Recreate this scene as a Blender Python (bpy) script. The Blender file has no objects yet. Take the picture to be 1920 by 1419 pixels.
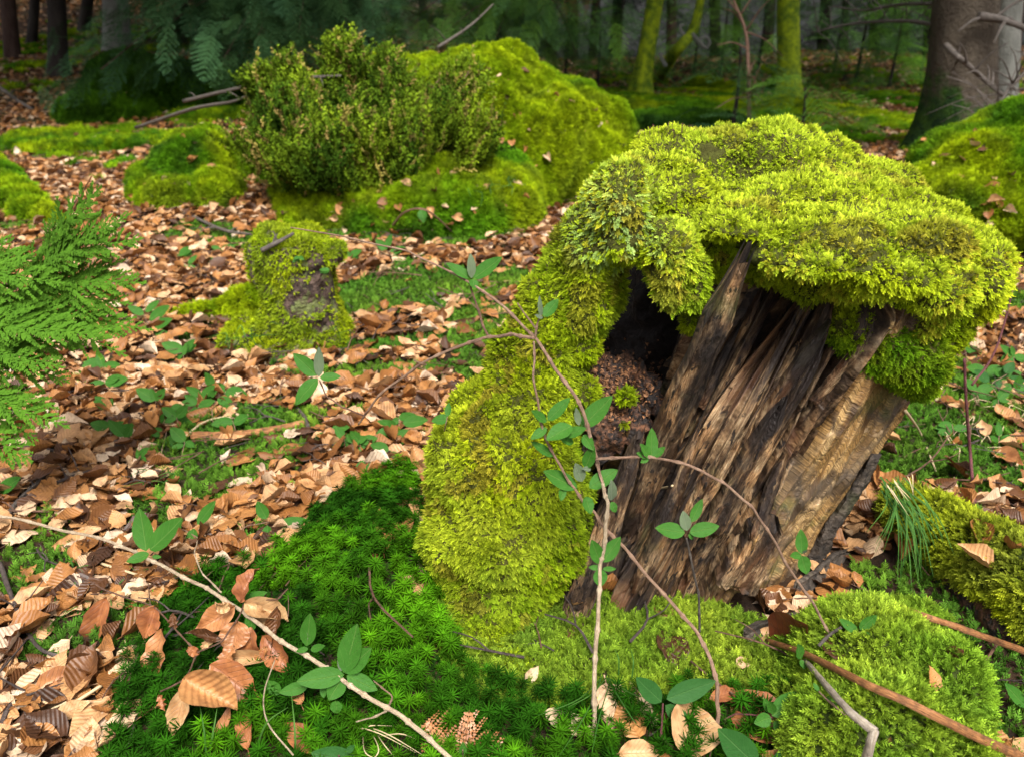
import bpy, bmesh, math, random
import numpy as np
from mathutils import Vector, Matrix, Euler, Quaternion
from mathutils.bvhtree import BVHTree

random.seed(11)
rng = np.random.default_rng(11)
sc = bpy.context.scene
COL = sc.collection

# ------------------------------------------------------------------ camera
F = 1507.0                       # focal length in photograph pixels (1920 wide)
PITCH = math.radians(24.6)
CAMZ = 1.0
cam = bpy.data.cameras.new('camera')
cam_ob = bpy.data.objects.new('camera', cam); COL.objects.link(cam_ob)
cam.sensor_width = 36.0
cam.lens = F / 1920 * 36.0
cam_ob.location = (0, 0, CAMZ)
cam_ob.rotation_euler = (math.pi / 2 - PITCH, 0, 0)
cam.clip_start = 0.05
cam.clip_end = 600
cam.dof.use_dof = True
cam.dof.focus_distance = 1.32
cam.dof.aperture_fstop = 5.2
sc.camera = cam_ob

# ------------------------------------------------------------------ light
SUN_EL, SUN_AZ = math.radians(58), math.radians(168)    # azimuth from +Y clockwise
world = bpy.data.worlds.new('World'); sc.world = world
world.use_nodes = True
wn = world.node_tree; wn.nodes.clear()
wo = wn.nodes.new('ShaderNodeOutputWorld'); bg = wn.nodes.new('ShaderNodeBackground')
sky = wn.nodes.new('ShaderNodeTexSky'); sky.sky_type = 'NISHITA'; sky.sun_disc = False
sky.sun_elevation = SUN_EL; sky.sun_rotation = SUN_AZ
sky.air_density = 1.0; sky.dust_density = 6.0; sky.ozone_density = 0.6
tc = wn.nodes.new('ShaderNodeTexCoord'); vm = wn.nodes.new('ShaderNodeVectorMath'); vm.operation = 'MAXIMUM'; vm.inputs[1].default_value = (-2, -2, .02)
wn.links.new(tc.outputs['Generated'], vm.inputs[0]); wn.links.new(vm.outputs[0], sky.inputs[0])      # hill-top place: the pale horizon sky goes on down to the falling ground
hs = wn.nodes.new('ShaderNodeHueSaturation'); hs.inputs['Saturation'].default_value = .35      # thin white overcast
wn.links.new(sky.outputs[0], hs.inputs['Color']); wn.links.new(hs.outputs[0], bg.inputs[0]); bg.inputs[1].default_value = 0.060
wn.links.new(bg.outputs[0], wo.inputs[0])
sun = bpy.data.lights.new('sun', 'SUN'); sun.energy = 1.5; sun.angle = math.radians(18)
sun.color = (1.0, 0.965, 0.90)
sun_ob = bpy.data.objects.new('sun', sun); COL.objects.link(sun_ob)
sd = Vector((math.sin(SUN_AZ) * math.cos(SUN_EL), math.cos(SUN_AZ) * math.cos(SUN_EL), math.sin(SUN_EL)))
sun_ob.rotation_euler = (-sd).to_track_quat('-Z', 'Y').to_euler()
sun_ob.location = sd * 30
sc.view_settings.view_transform = 'Standard'
sc.view_settings.look = 'None'
sc.view_settings.exposure = 2.0
sc.view_settings.gamma = 1.0
sc.view_settings.use_curve_mapping = False
sc.cycles.max_bounces = 6
sc.cycles.diffuse_bounces = 4
sc.cycles.transmission_bounces = 4
sc.cycles.transparent_max_bounces = 6
sc.cycles.caustics_reflective = False
sc.cycles.caustics_refractive = False
sc.cycles.use_denoising = True

# ------------------------------------------------------------------ noise
def _hash(ix, iy, iz, seed):
    h = (ix.astype(np.int64) * 374761393 + iy.astype(np.int64) * 668265263 + iz.astype(np.int64) * 2147483647 + seed * 1274126177) & 0xffffffff
    h = ((h ^ (h >> 13)) * 1274126177) & 0xffffffff
    h = ((h ^ (h >> 16)) * 2246822519) & 0xffffffff
    return ((h ^ (h >> 15)) & 0xffff) / 65535.0

def noise(p, seed=0):
    p = np.asarray(p, float)
    f = np.floor(p); t = p - f; f = f.astype(np.int64)
    t = t * t * t * (t * (t * 6 - 15) + 10)
    out = 0
    for dx in (0, 1):
        for dy in (0, 1):
            for dz in (0, 1):
                w = (t[..., 0] if dx else 1 - t[..., 0]) * (t[..., 1] if dy else 1 - t[..., 1]) * (t[..., 2] if dz else 1 - t[..., 2])
                out = out + w * _hash(f[..., 0] + dx, f[..., 1] + dy, f[..., 2] + dz, seed)
    return out * 2 - 1

def fbm(p, octv=4, seed=0, gain=.5):
    p = np.asarray(p, float); a = 1; s = 0; n = 0
    for i in range(octv):
        s = s + a * noise(p * (2.03 ** i) + i * 17.3, seed + i); n += a; a *= gain
    return s / n

def sstep(a, b, x):
    t = np.clip((x - a) / (b - a), 0, 1); return t * t * (3 - 2 * t)

# ------------------------------------------------------------------ pixel -> place
CF = Vector((0, math.cos(PITCH), -math.sin(PITCH))); CU = Vector((0, math.sin(PITCH), math.cos(PITCH)))
def ray(px, py):
    return CF + Vector((1, 0, 0)) * ((px - 960) / F) + CU * ((709.5 - py) / F)
def atY(px, py, Y):
    d = ray(px, py); return Vector((0, 0, CAMZ)) + d * (Y / d.y)
def up(px, py, h):
    d = ray(px, py); return Vector((0, 0, CAMZ)) + d * ((CAMZ - h) / -d.z)
def proj(P):
    v = Vector(P) - Vector((0, 0, CAMZ)); d = v.dot(CF); return 960 + F * v.x / d, 709.5 - F * v.dot(CU) / d
def flat(px, py, z=0.0):
    d = ray(px, py); t = (CAMZ - z) / max(-d.z, 1e-3); return d.x * t, d.y * t

# ------------------------------------------------------------------ terrain
gx0, gy0 = flat(520, 1130)
def H(x, y):
    x = np.asarray(x, float); y = np.asarray(y, float)
    p = np.stack([x, y, np.zeros_like(x)], -1)
    h = 0.035 * fbm(p * .9, 3, 5) * sstep(1.0, 3, y) + 0.015 * fbm(p * 3.1, 2, 6)
    h = h + .075 * np.exp(-(((x + .26) / .33) ** 2 + ((y - 1.22) / .36) ** 2))
    h = h + .03 * np.exp(-(((x - .25) / .4) ** 2 + ((y - 1.1) / .25) ** 2))
    h = h + .07 * np.clip(y - 6.0, 0, 25) * (1 / (1 + np.exp((x + 2.4) * 1.1))) + .008 * np.clip(y - 6, 0, 60)
    h = h + .10 * sstep(3, 4.5, y) * np.exp(-((x + 1.6) / 1.6) ** 2)
    h = h + .35 * fbm(p * .22, 2, 9) * sstep(7, 16, y) * (1 - sstep(16, 26, y))
    h = h - .15 * np.clip(y - 17, 0, 70) / (1 + np.exp(-(x + 6) * .6))      # the wood floor falls away beyond the near trees
    return h

def Hz(x, y): return float(H(np.array([x]), np.array([y]))[0])
def ground(px, py):
    d = ray(px, py); o = Vector((0, 0, CAMZ)); ts = np.geomspace(.5, 90, 900)
    P = np.array(o)[None] + np.array(d)[None] * ts[:, None]
    b = np.nonzero(P[:, 2] < H(P[:, 0], P[:, 1]))[0]
    i = b[0] if len(b) else len(ts) - 1
    x, y = P[i, 0], P[i, 1]
    return Vector((x, y, Hz(x, y)))

BODIES = []
def add_body(me, mat=None):
    M = mat or Matrix.Identity(4)
    BODIES.append(BVHTree.FromPolygons([M @ v.co for v in me.vertices], [tuple(p.vertices) for p in me.polygons]))
def hit(px, py, off=0.0):
    d = ray(px, py).normalized(); o = Vector((0, 0, CAMZ)); best = None
    for b in BODIES:
        r = b.ray_cast(o, d, 60)
        if r[0] is not None and (best is None or r[3] < best): best = r[3]
    if best is None: best = (ground(px, py) - o).length
    return o + d * (best - off)

# ------------------------------------------------------------------ object helpers
def link(o, parent=None, label=None, cat=None, group=None, kind=None):
    COL.objects.link(o)
    if parent is not None:
        o.parent = parent
        o.matrix_parent_inverse = Matrix.Identity(4)
    if label: o['label'] = label
    if cat: o['category'] = cat
    if group: o['group'] = group
    if kind: o['kind'] = kind
    return o

def mesh(name, V, Fc, mats=None, uv=None, smooth=True, mi=None):
    me = bpy.data.meshes.new(name)
    V = np.asarray(V, float)
    me.from_pydata(V.tolist(), [], [tuple(f) for f in Fc])
    if mats:
        for m in (mats if isinstance(mats, (list, tuple)) else [mats]): me.materials.append(m)
    if uv is not None:
        ul = me.uv_layers.new(name='UVMap'); uv = np.asarray(uv, float)
        li = np.empty(len(me.loops), int); me.loops.foreach_get('vertex_index', li)
        ul.data.foreach_set('uv', uv[li].ravel())
    if smooth: me.polygons.foreach_set('use_smooth', [True] * len(me.polygons))
    if mi is not None: me.polygons.foreach_set('material_index', np.asarray(mi, np.int32))
    me.update()
    return me

def part(name, me, parent=None, **kw):
    """mesh given in world coordinates, linked under a thing whose Empty stands at its base"""
    o = bpy.data.objects.new(name, me)
    link(o, parent, **kw)
    if parent is not None:
        w = Vector((0, 0, 0)); p = parent
        while p is not None: w += p.location; p = p.parent
        o.location = -w
    return o

def thing(name, loc, label, cat, group=None):
    o = bpy.data.objects.new(name, None); o.location = loc; o.empty_display_size = .05
    return link(o, None, label, cat, group)

def catmull(P, n):
    P = [Vector(p) for p in P]
    if len(P) == 2: P = [P[0], P[0].lerp(P[1], .5), P[1]]
    Q = [P[0] * 2 - P[1]] + P + [P[-1] * 2 - P[-2]]
    out = []
    segs = len(P) - 1; per = max(2, n // segs)
    for i in range(segs):
        a, b, c, d = Q[i:i + 4]
        for j in range(per):
            t = j / per
            out.append(.5 * ((2 * b) + (c - a) * t + (2 * a - 5 * b + 4 * c - d) * t * t + (3 * b - a - 3 * c + d) * t ** 3))
    out.append(P[-1])
    return out

def tube(P, r0, r1=None, sides=7, n=None, wob=0.0, bumps=None, flat_=1.0):
    """tapered tube through points; returns V, F, uv"""
    r1 = r0 if r1 is None else r1
    C = catmull(P, n or max(8, len(P) * 5)); m = len(C)
    V, Fc, UV = [], [], []
    t0 = (C[1] - C[0]).normalized(); nrm = t0.orthogonal().normalized(); L = 0
    for i, c in enumerate(C):
        t = (C[min(i + 1, m - 1)] - C[max(i - 1, 0)]).normalized()
        nrm = (nrm - t * nrm.dot(t)).normalized(); bi = t.cross(nrm)
        if i: L += (c - C[i - 1]).length
        u = i / (m - 1); r = r0 + (r1 - r0) * u
        if bumps:
            for b, amp, w in bumps: r *= 1 + amp * math.exp(-((u - b) / w) ** 2)
        for k in range(sides + 1):
            a = 2 * math.pi * (k % sides) / sides
            rr = r * (1 + wob * math.sin(a * 3 + i * .7 + k) * .5 + wob * random.uniform(-.5, .5) * (0 if k == sides else 1))
            if k == sides: V.append(V[-sides].copy()); UV.append((1, L * 12)); continue
            V.append(c + (nrm * math.cos(a) + bi * math.sin(a) * flat_) * rr); UV.append((k / sides, L * 12))
    s = sides + 1
    for i in range(m - 1):
        for k in range(sides):
            a = i * s + k; Fc.append((a, a + 1, a + 1 + s, a + s))
    for e, base in ((0, 0), (1, (m - 1) * s)):
        V.append(C[0] if e == 0 else C[-1]); UV.append((.5, 0 if e == 0 else L * 12)); ci = len(V) - 1
        for k in range(sides):
            Fc.append((ci, base + k + 1, base + k) if e == 0 else (ci, base + k, base + k + 1))
    return V, Fc, UV

def joinm(parts):
    V, Fc, UV = [], [], []
    for v, f, u in parts:
        o = len(V); V += [tuple(q) for q in v]; Fc += [tuple(i + o for i in q) for q in f]; UV += [tuple(q) for q in u]
    return V, Fc, UV

# ------------------------------------------------------------------ materials
class NB:
    def __init__(s, name):
        s.m = bpy.data.materials.new(name); s.m.use_nodes = True; s.t = s.m.node_tree; s.t.nodes.clear()
        s.out = s.n('OutputMaterial')
    def n(s, typ, **kw):
        nd = s.t.nodes.new('ShaderNode' + typ)
        for k, v in kw.items(): setattr(nd, k, v)
        return nd
    def l(s, a, b): s.t.links.new(a, b)
    def _in(s, sock, v):
        if v is None: return
        if hasattr(v, 'is_output') or isinstance(v, bpy.types.NodeSocket): s.l(v, sock)
        else:
            if isinstance(v, (tuple, list)) and len(v) == 3 and sock.type == 'RGBA': v = (*v, 1)
            sock.default_value = v
    def math(s, op, a, b=None, c=None, clamp=False):
        nd = s.n('Math', operation=op); nd.use_clamp = clamp
        for i, v in enumerate((a, b, c)): s._in(nd.inputs[i], v)
        return nd.outputs[0]
    def mix(s, f, a, b, mode='MIX'):
        nd = s.n('Mix', data_type='RGBA', blend_type=mode)
        s._in(nd.inputs[0], f); s._in(nd.inputs[6], a); s._in(nd.inputs[7], b)
        return nd.outputs[2]
    def ramp(s, f, stops, interp='LINEAR'):
        nd = s.n('ValToRGB'); cr = nd.color_ramp; cr.interpolation = interp
        while len(cr.elements) < len(stops): cr.elements.new(.5)
        for e, (p, c) in zip(cr.elements, stops):
            e.position = p; e.color = (*(c if isinstance(c, (tuple, list)) else (c, c, c)), 1)
        s._in(nd.inputs[0], f); return nd.outputs[0]
    def noise(s, vec, scale, detail=4, rough=.55, dist=0.0):
        nd = s.n('TexNoise'); s._in(nd.inputs['Vector'], vec)
        nd.inputs['Scale'].default_value = scale; nd.inputs['Detail'].default_value = detail
        nd.inputs['Roughness'].default_value = rough; nd.inputs['Distortion'].default_value = dist
        return nd.outputs[0]
    def mapping(s, vec, scale=(1, 1, 1), rot=(0, 0, 0)):
        nd = s.n('Mapping'); s._in(nd.inputs[0], vec); nd.inputs['Scale'].default_value = scale
        nd.inputs['Rotation'].default_value = rot; return nd.outputs[0]
    def pos(s): return s.n('NewGeometry').outputs['Position']
    def uv(s): return s.n('UVMap').outputs[0]
    def attr(s, name='col', inst=True):
        nd = s.n('Attribute'); nd.attribute_name = name; nd.attribute_type = 'INSTANCER' if inst else 'GEOMETRY'
        return nd
    def rnd(s): return s.n('ObjectInfo').outputs['Random']
    def bump(s, h, strength=.5, dist=.01):
        nd = s.n('Bump'); nd.inputs['Strength'].default_value = strength; nd.inputs['Distance'].default_value = dist
        s.l(h, nd.inputs['Height']); return nd.outputs[0]
    def finish(s, col, rough=.7, bump=None, transl=0.0, tcol=None, spec=.4, sheen=0):
        p = s.n('BsdfPrincipled'); s._in(p.inputs['Base Color'], col); s._in(p.inputs['Roughness'], rough)
        p.inputs['Specular IOR Level'].default_value = spec
        if sheen: p.inputs['Sheen Weight'].default_value = sheen
        if bump is not None: s.l(bump, p.inputs['Normal'])
        if transl:
            t = s.n('BsdfTranslucent'); s._in(t.inputs[0], tcol if tcol is not None else col)
            mx = s.n('MixShader'); mx.inputs[0].default_value = transl
            s.l(p.outputs[0], mx.inputs[1]); s.l(t.outputs[0], mx.inputs[2]); s.l(mx.outputs[0], s.out.inputs[0])
        else: s.l(p.outputs[0], s.out.inputs[0])
        return s.m

def sep(b, v):
    nd = b.n('SeparateXYZ'); b._in(nd.inputs[0], v); return nd.outputs

def mat_litter(name, inst=True):
    b = NB(name); r = b.rnd(); u = sep(b, b.uv())
    base = b.ramp(r, [(0, (.030, .012, .005)), (.14, (.10, .038, .011)), (.36, (.24, .095, .022)), (.62, (.41, .185, .055)), (.83, (.55, .33, .16)), (.95, (.61, .43, .27)), (1, (.62, .48, .35))])
    n1 = b.noise(b.pos(), 60, 4)
    base = b.mix(b.math('MULTIPLY', b.ramp(n1, [(.45, 0.0), (.7, 1.0)]), .5), base, (.10, .038, .014))
    base = b.mix(b.ramp(b.noise(b.pos(), 25, 4), [(.58, 0.0), (.72, .6)]), base, (.045, .02, .01))
    ax = b.math('ABSOLUTE', b.math('SUBTRACT', u[0], .5))
    v = b.math('FRACT', b.math('MULTIPLY', b.math('SUBTRACT', u[1], b.math('MULTIPLY', ax, .55)), 9))
    vein = b.ramp(b.math('ABSOLUTE', b.math('SUBTRACT', v, .5)), [(0, 1.0), (.13, 0.0)])
    mid = b.ramp(ax, [(0, 1.0), (.035, 0.0)])
    vv = b.math('MAXIMUM', vein, mid)
    col = b.mix(b.math('MULTIPLY', vv, .28), base, b.mix(1.0, base, (.5, .42, .35), 'MULTIPLY'))
    wave = b.math('SINE', b.math('MULTIPLY', b.math('SUBTRACT', u[1], b.math('MULTIPLY', ax, .55)), 56.5))
    return b.finish(col, .5, b.bump(b.math('ADD', b.math('MULTIPLY', wave, .22), b.math('MULTIPLY', n1, 1.2)), .5, .004), .12, spec=.45)

def mat_green_leaf(name, c0=(.026, .105, .011), c1=(.048, .155, .016), vein=(.11, .21, .045), n=5, rough=.6, hair=.0):
    b = NB(name); u = sep(b, b.uv()); r = b.rnd()
    col = b.mix(b.noise(b.pos(), 45, 3), c0, c1)
    ax = b.math('ABSOLUTE', b.math('SUBTRACT', u[0], .5))
    v = b.math('FRACT', b.math('MULTIPLY', b.math('SUBTRACT', u[1], b.math('MULTIPLY', ax, .7)), n))
    ve = b.math('MAXIMUM', b.math('MULTIPLY', b.ramp(b.math('ABSOLUTE', b.math('SUBTRACT', v, .5)), [(0, 1.0), (.07, 0.0)]), .35), b.ramp(ax, [(0, 1.0), (.035, 0.0)]))
    col = b.mix(b.math('MULTIPLY', ve, .75), col, vein)
    bf = b.n('NewGeometry').outputs['Backfacing']
    col = b.mix(b.math('MULTIPLY', bf, .5), col, (.09, .16, .08))
    spots = b.ramp(b.noise(b.pos(), 160, 2), [(.70, 0.0), (.76, 1.0)])
    col = b.mix(b.math('MULTIPLY', spots, .5), col, (.05, .06, .03))
    return b.finish(col, rough, b.bump(b.math('ADD', b.math('MULTIPLY', ve, -1.0), b.math('MULTIPLY', b.noise(b.pos(), 260, 2), .6)), .5, .002), .25, spec=.18, sheen=hair)

def mat_moss(name, dark=.45, tip=(1.35, 1.3, 1.5), transl=.22):
    """fronds: colour comes with each instance, older stem browner, growing tip paler"""
    b = NB(name); a = b.attr('col'); u = sep(b, b.uv()); r = b.rnd()
    col = b.mix(b.ramp(r, [(0, 0.0), (1, 1.0)]), b.mix(1.0, a.outputs['Color'], (.50, .54, .45), 'MULTIPLY'), b.mix(1.0, a.outputs['Color'], (1.38, 1.30, 1.1), 'MULTIPLY'))
    old = b.mix(1.0, col, (.42, .32, .25), 'MULTIPLY')
    col2 = b.mix(b.ramp(u[1], [(0, 0.0), (.45, 1.0)]), old, col)
    col2 = b.mix(b.ramp(u[1], [(.6, 0.0), (1, 1.0)]), col2, b.mix(1.0, col, tip, 'MULTIPLY'))
    return b.finish(col2, .8, None, transl, spec=.04)

def mat_plain_moss(name, c0, c1, scale=30, bs=.8):
    b = NB(name); p = b.pos()
    col = b.mix(b.noise(p, 4, 3), c0, c1)
    col = b.mix(b.ramp(b.noise(p, scale, 5), [(.35, 0.0), (.65, .7)]), col, (c0[0] * .35, c0[1] * .35, c0[2] * .35))
    return b.finish(col, .9, b.bump(b.noise(p, scale * 3, 4), bs, .01), spec=.15)

def mat_twig(name, c0, c1, dark=(.04, .025, .018), scale=90):
    b = NB(name); p = b.uv(); g = b.pos()
    n = b.noise(b.mapping(p, (5, .5, 1)), 6, 5, .65)
    col = b.mix(b.ramp(n, [(.40, 0.0), (.60, 1.0)]), c0, c1)
    col = b.mix(b.ramp(b.noise(b.mapping(p, (9, .8, 1)), 5, 4), [(.55, 0.0), (.66, .75)]), col, dark)
    col = b.mix(b.ramp(b.noise(g, 35, 3), [(.55, 0.0), (.7, .5)]), col, tuple(min(1, q * 1.5 + .03) for q in c0))
    col = b.mix(b.ramp(b.noise(g, scale, 4), [(.5, 0.0), (.75, .8)]), col, dark)
    return b.finish(col, .6, b.bump(b.noise(b.mapping(p, (10, 1.0, 1)), 5, 5), 1.0, .003), spec=.3)

M = {}
M['litter'] = mat_litter('dead_leaf')
M['honey'] = mat_green_leaf('honeysuckle_leaf_surface')
M['bramble'] = mat_green_leaf('bramble_leaf_surface', (.018, .075, .014), (.03, .11, .02), (.07, .16, .045), 9)
M['moss'] = mat_moss('moss_frond_surface')
M['needle'] = mat_moss('needle_surface', transl=.2)
M['stem'] = mat_twig('honeysuckle_stem_bark', (.36, .24, .16), (.24, .13, .085), (.12, .07, .05))
M['stem_pale'] = mat_twig('pale_stem_bark', (.52, .42, .29), (.40, .29, .18), (.25, .16, .10))
M['stalk'] = mat_twig('bracken_stalk_skin', (.36, .165, .058), (.20, .08, .03), (.035, .018, .012), 60)
M['stalk_grey'] = mat_twig('weathered_stalk_skin', (.42, .36, .29), (.30, .24, .17), (.12, .09, .07), 60)
M['twig_dark'] = mat_twig('dark_twig_bark', (.11, .085, .075), (.07, .05, .045), (.02, .015, .012))
M['twig_red'] = mat_twig('red_stem_skin', (.20, .06, .07), (.13, .05, .05), (.05, .025, .02))
M['twig_beech'] = mat_twig('beech_twig_bark', (.20, .11, .07), (.14, .07, .045), (.05, .03, .02))
M['grass'] = NB('grass_blade_surface')
_b = M['grass']; M['grass'] = _b.finish(_b.mix(_b.rnd(), (.028, .10, .014), (.07, .17, .028)), .6, None, .3, spec=.15)
M['straw'] = NB('dry_grass_surface'); _b = M['straw']; M['straw'] = _b.finish(_b.mix(_b.noise(_b.pos(), 30, 3), (.45, .33, .18), (.58, .46, .28)), .6, None, .15)

# ground soil
_b = NB('forest_soil'); _p = _b.pos()
_c = _b.mix(_b.ramp(_b.noise(_p, 14, 5), [(.35, 0.0), (.65, 1.0)]), (.022, .013, .008), (.075, .040, .020))
_c = _b.mix(_b.ramp(_b.noise(_p, 1.3, 3), [(.5, 0.0), (.6, .6)]), _c, (.035, .06, .012))
M['soil'] = _b.finish(_c, .9, _b.bump(_b.noise(_p, 60, 6, .7), 1.0, .035), spec=.2)

# ------------------------------------------------------------------ instance protos (kept in collections that are not in the scene)
def proto_coll(name, meshes):
    c = bpy.data.collections.new(name)
    for i, me in enumerate(meshes):
        o = bpy.data.objects.new('%s_%02d' % (name, i), me); c.objects.link(o)
    return c

_groups = {}
def gn_for(coll):
    if coll.name in _groups: return _groups[coll.name]
    g = bpy.data.node_groups.new('scatter_' + coll.name, 'GeometryNodeTree')
    g.interface.new_socket('Geometry', in_out='INPUT', socket_type='NodeSocketGeometry')
    g.interface.new_socket('Geometry', in_out='OUTPUT', socket_type='NodeSocketGeometry')
    gi = g.nodes.new('NodeGroupInput'); go = g.nodes.new('NodeGroupOutput')
    ip = g.nodes.new('GeometryNodeInstanceOnPoints'); ci = g.nodes.new('GeometryNodeCollectionInfo')
    ci.inputs['Collection'].default_value = coll; ci.inputs['Separate Children'].default_value = True; ci.inputs['Reset Children'].default_value = True
    def na(name, typ):
        n = g.nodes.new('GeometryNodeInputNamedAttribute'); n.data_type = typ; n.inputs[0].default_value = name
        return [o for o in n.outputs if o.enabled and o.name == 'Attribute'][0]
    g.links.new(gi.outputs[0], ip.inputs['Points']); g.links.new(ci.outputs[0], ip.inputs['Instance'])
    ip.inputs['Pick Instance'].default_value = True
    g.links.new(na('idx', 'INT'), ip.inputs['Instance Index'])
    g.links.new(na('rot', 'FLOAT_VECTOR'), ip.inputs['Rotation'])
    g.links.new(na('scl', 'FLOAT'), ip.inputs['Scale'])
    g.links.new(ip.outputs[0], go.inputs[0])
    _groups[coll.name] = g
    return g

def frame_euler(yax, zhint):
    """rotation whose local +Y is yax and local +Z close to zhint, as XYZ Euler arrays"""
    y = yax / np.maximum(np.linalg.norm(yax, axis=1, keepdims=True), 1e-9)
    x = np.cross(y, zhint); ln = np.linalg.norm(x, axis=1, keepdims=True)
    x = np.where(ln < 1e-4, np.array([[1., 0, 0]]), x / np.maximum(ln, 1e-9)); z = np.cross(x, y)
    ry = np.arcsin(np.clip(-x[:, 2], -1, 1)); rx = np.arctan2(y[:, 2], z[:, 2]); rz = np.arctan2(x[:, 1], x[:, 0])
    return np.stack([rx, ry, rz], 1)

def scatter(name, coll, P, rot, scl, col=None, parent=None, idx=None, **kw):
    P = np.asarray(P, float); n = len(P)
    if parent is not None:
        w = Vector((0, 0, 0)); p = parent
        while p is not None: w += p.location; p = p.parent
        P = P - np.array(w)[None]
    me = bpy.data.meshes.new(name); me.vertices.add(n); me.vertices.foreach_set('co', P.ravel())
    a = me.attributes.new('rot', 'FLOAT_VECTOR', 'POINT'); a.data.foreach_set('vector', np.ascontiguousarray(rot).ravel())
    a = me.attributes.new('scl', 'FLOAT', 'POINT'); a.data.foreach_set('value', np.ascontiguousarray(scl))
    a = me.attributes.new('idx', 'INT', 'POINT'); a.data.foreach_set('value', (rng.integers(0, len(coll.objects), n) if idx is None else idx).astype(np.int32))
    if col is not None:
        a = me.attributes.new('col', 'FLOAT_VECTOR', 'POINT'); a.data.foreach_set('vector', np.ascontiguousarray(col).ravel())
    o = bpy.data.objects.new(name, me)
    md = o.modifiers.new('scatter', 'NODES'); md.node_group = gn_for(coll)
    kw.setdefault('kind', 'stuff')
    return link(o, parent, **kw)

def sample_mesh(me, n, keep=None):
    """area-weighted random points with normals on a mesh"""
    me.calc_loop_triangles(); nt = len(me.loop_triangles)
    ti = np.empty(nt * 3, int); me.loop_triangles.foreach_get('vertices', ti); ti = ti.reshape(-1, 3)
    co = np.empty(len(me.vertices) * 3); me.vertices.foreach_get('co', co); co = co.reshape(-1, 3)
    vn = np.empty(len(me.vertices) * 3); me.vertices.foreach_get('normal', vn); vn = vn.reshape(-1, 3)
    A, B, C = co[ti[:, 0]], co[ti[:, 1]], co[ti[:, 2]]
    fn = np.cross(B - A, C - A); ar = np.linalg.norm(fn, axis=1) * .5
    w = ar.copy()
    if keep is not None: w = w * keep((A + B + C) / 3, fn / np.maximum(ar * 2, 1e-12)[:, None])
    if isinstance(n, float): n = int(n * w.sum())
    pick = rng.choice(nt, n, p=w / w.sum()); r1 = np.sqrt(rng.random(n)); r2 = rng.random(n)
    bc = np.stack([1 - r1, r1 * (1 - r2), r1 * r2], 1)
    P = (co[ti[pick]] * bc[:, :, None]).sum(1); N = (vn[ti[pick]] * bc[:, :, None]).sum(1)
    return P, N / np.maximum(np.linalg.norm(N, axis=1, keepdims=True), 1e-9)

# leaves -------------------------------------------------------------
def leaf_mesh(name, L=.07, W=.045, nu=8, nv=4, fold=.25, curl=.5, cup=0.0, wave=.0015, mat=None, tipp=1.0, twist=0.0, petiole=0.0, serr=0, seed=0, round_=.8):
    """blade along +Y, face +Z; curl bends it along its length"""
    r = random.Random(seed); V, Fc, UV = [], [], []
    ang = 0; y = z = 0; cy, cz = 0.0, 0.0
    for i in range(nu + 1):
        u = i / nu
        w = W / 2 * (math.sin(math.pi * min(u ** (.82), 1)) ** round_ if 0 < u < 1 else 0.0) 
        if u > .7: w *= 1 - .35 * tipp * ((u - .7) / .3)
        w = max(w, W * .02)
        if serr and 0 < i < nu: w *= 1 + (.10 if i % 2 else -.06)
        if i:
            ang = curl * (u - .5) * 2 if curl else 0
            cy += L / nu * math.cos(curl * (u - .3)); cz += L / nu * math.sin(curl * (u - .3))
        for j in range(-nv // 2, nv // 2 + 1):
            s = j / (nv / 2)
            zz = fold * abs(s) * w + cup * s * s * w + wave * math.sin(u * 22 + abs(s) * 2) * abs(s) + r.uniform(-1, 1) * wave * .5
            xx = s * w * math.cos(fold * .6)
            tw = twist * (u - .3); x2 = xx * math.cos(tw) - zz * math.sin(tw); z2 = xx * math.sin(tw) + zz * math.cos(tw)
            n2 = curl * (u - .3)
            V.append((x2, cy - z2 * math.sin(n2), cz + z2 * math.cos(n2))); UV.append((.5 + s * .5 * max(w / (W / 2), .05), u))
    m = nv + 1
    for i in range(nu):
        for j in range(nv):
            a = i * m + j; Fc.append((a, a + 1, a + 1 + m, a + m))
    if petiole:
        o = len(V); q = .0009
        for (yy, zz, s) in ((-petiole, -.2 * petiole, 1), (0.004, .0003, 1)):
            for (a, b) in ((-q, 0), (q, 0), (0, q * 1.5)): V.append((a, yy, zz + b)); UV.append((.5, .02))
        for k in range(3): Fc.append((o + k, o + (k + 1) % 3, o + 3 + (k + 1) % 3, o + 3 + k))
    return mesh(name, V, Fc, mat, UV)

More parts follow.
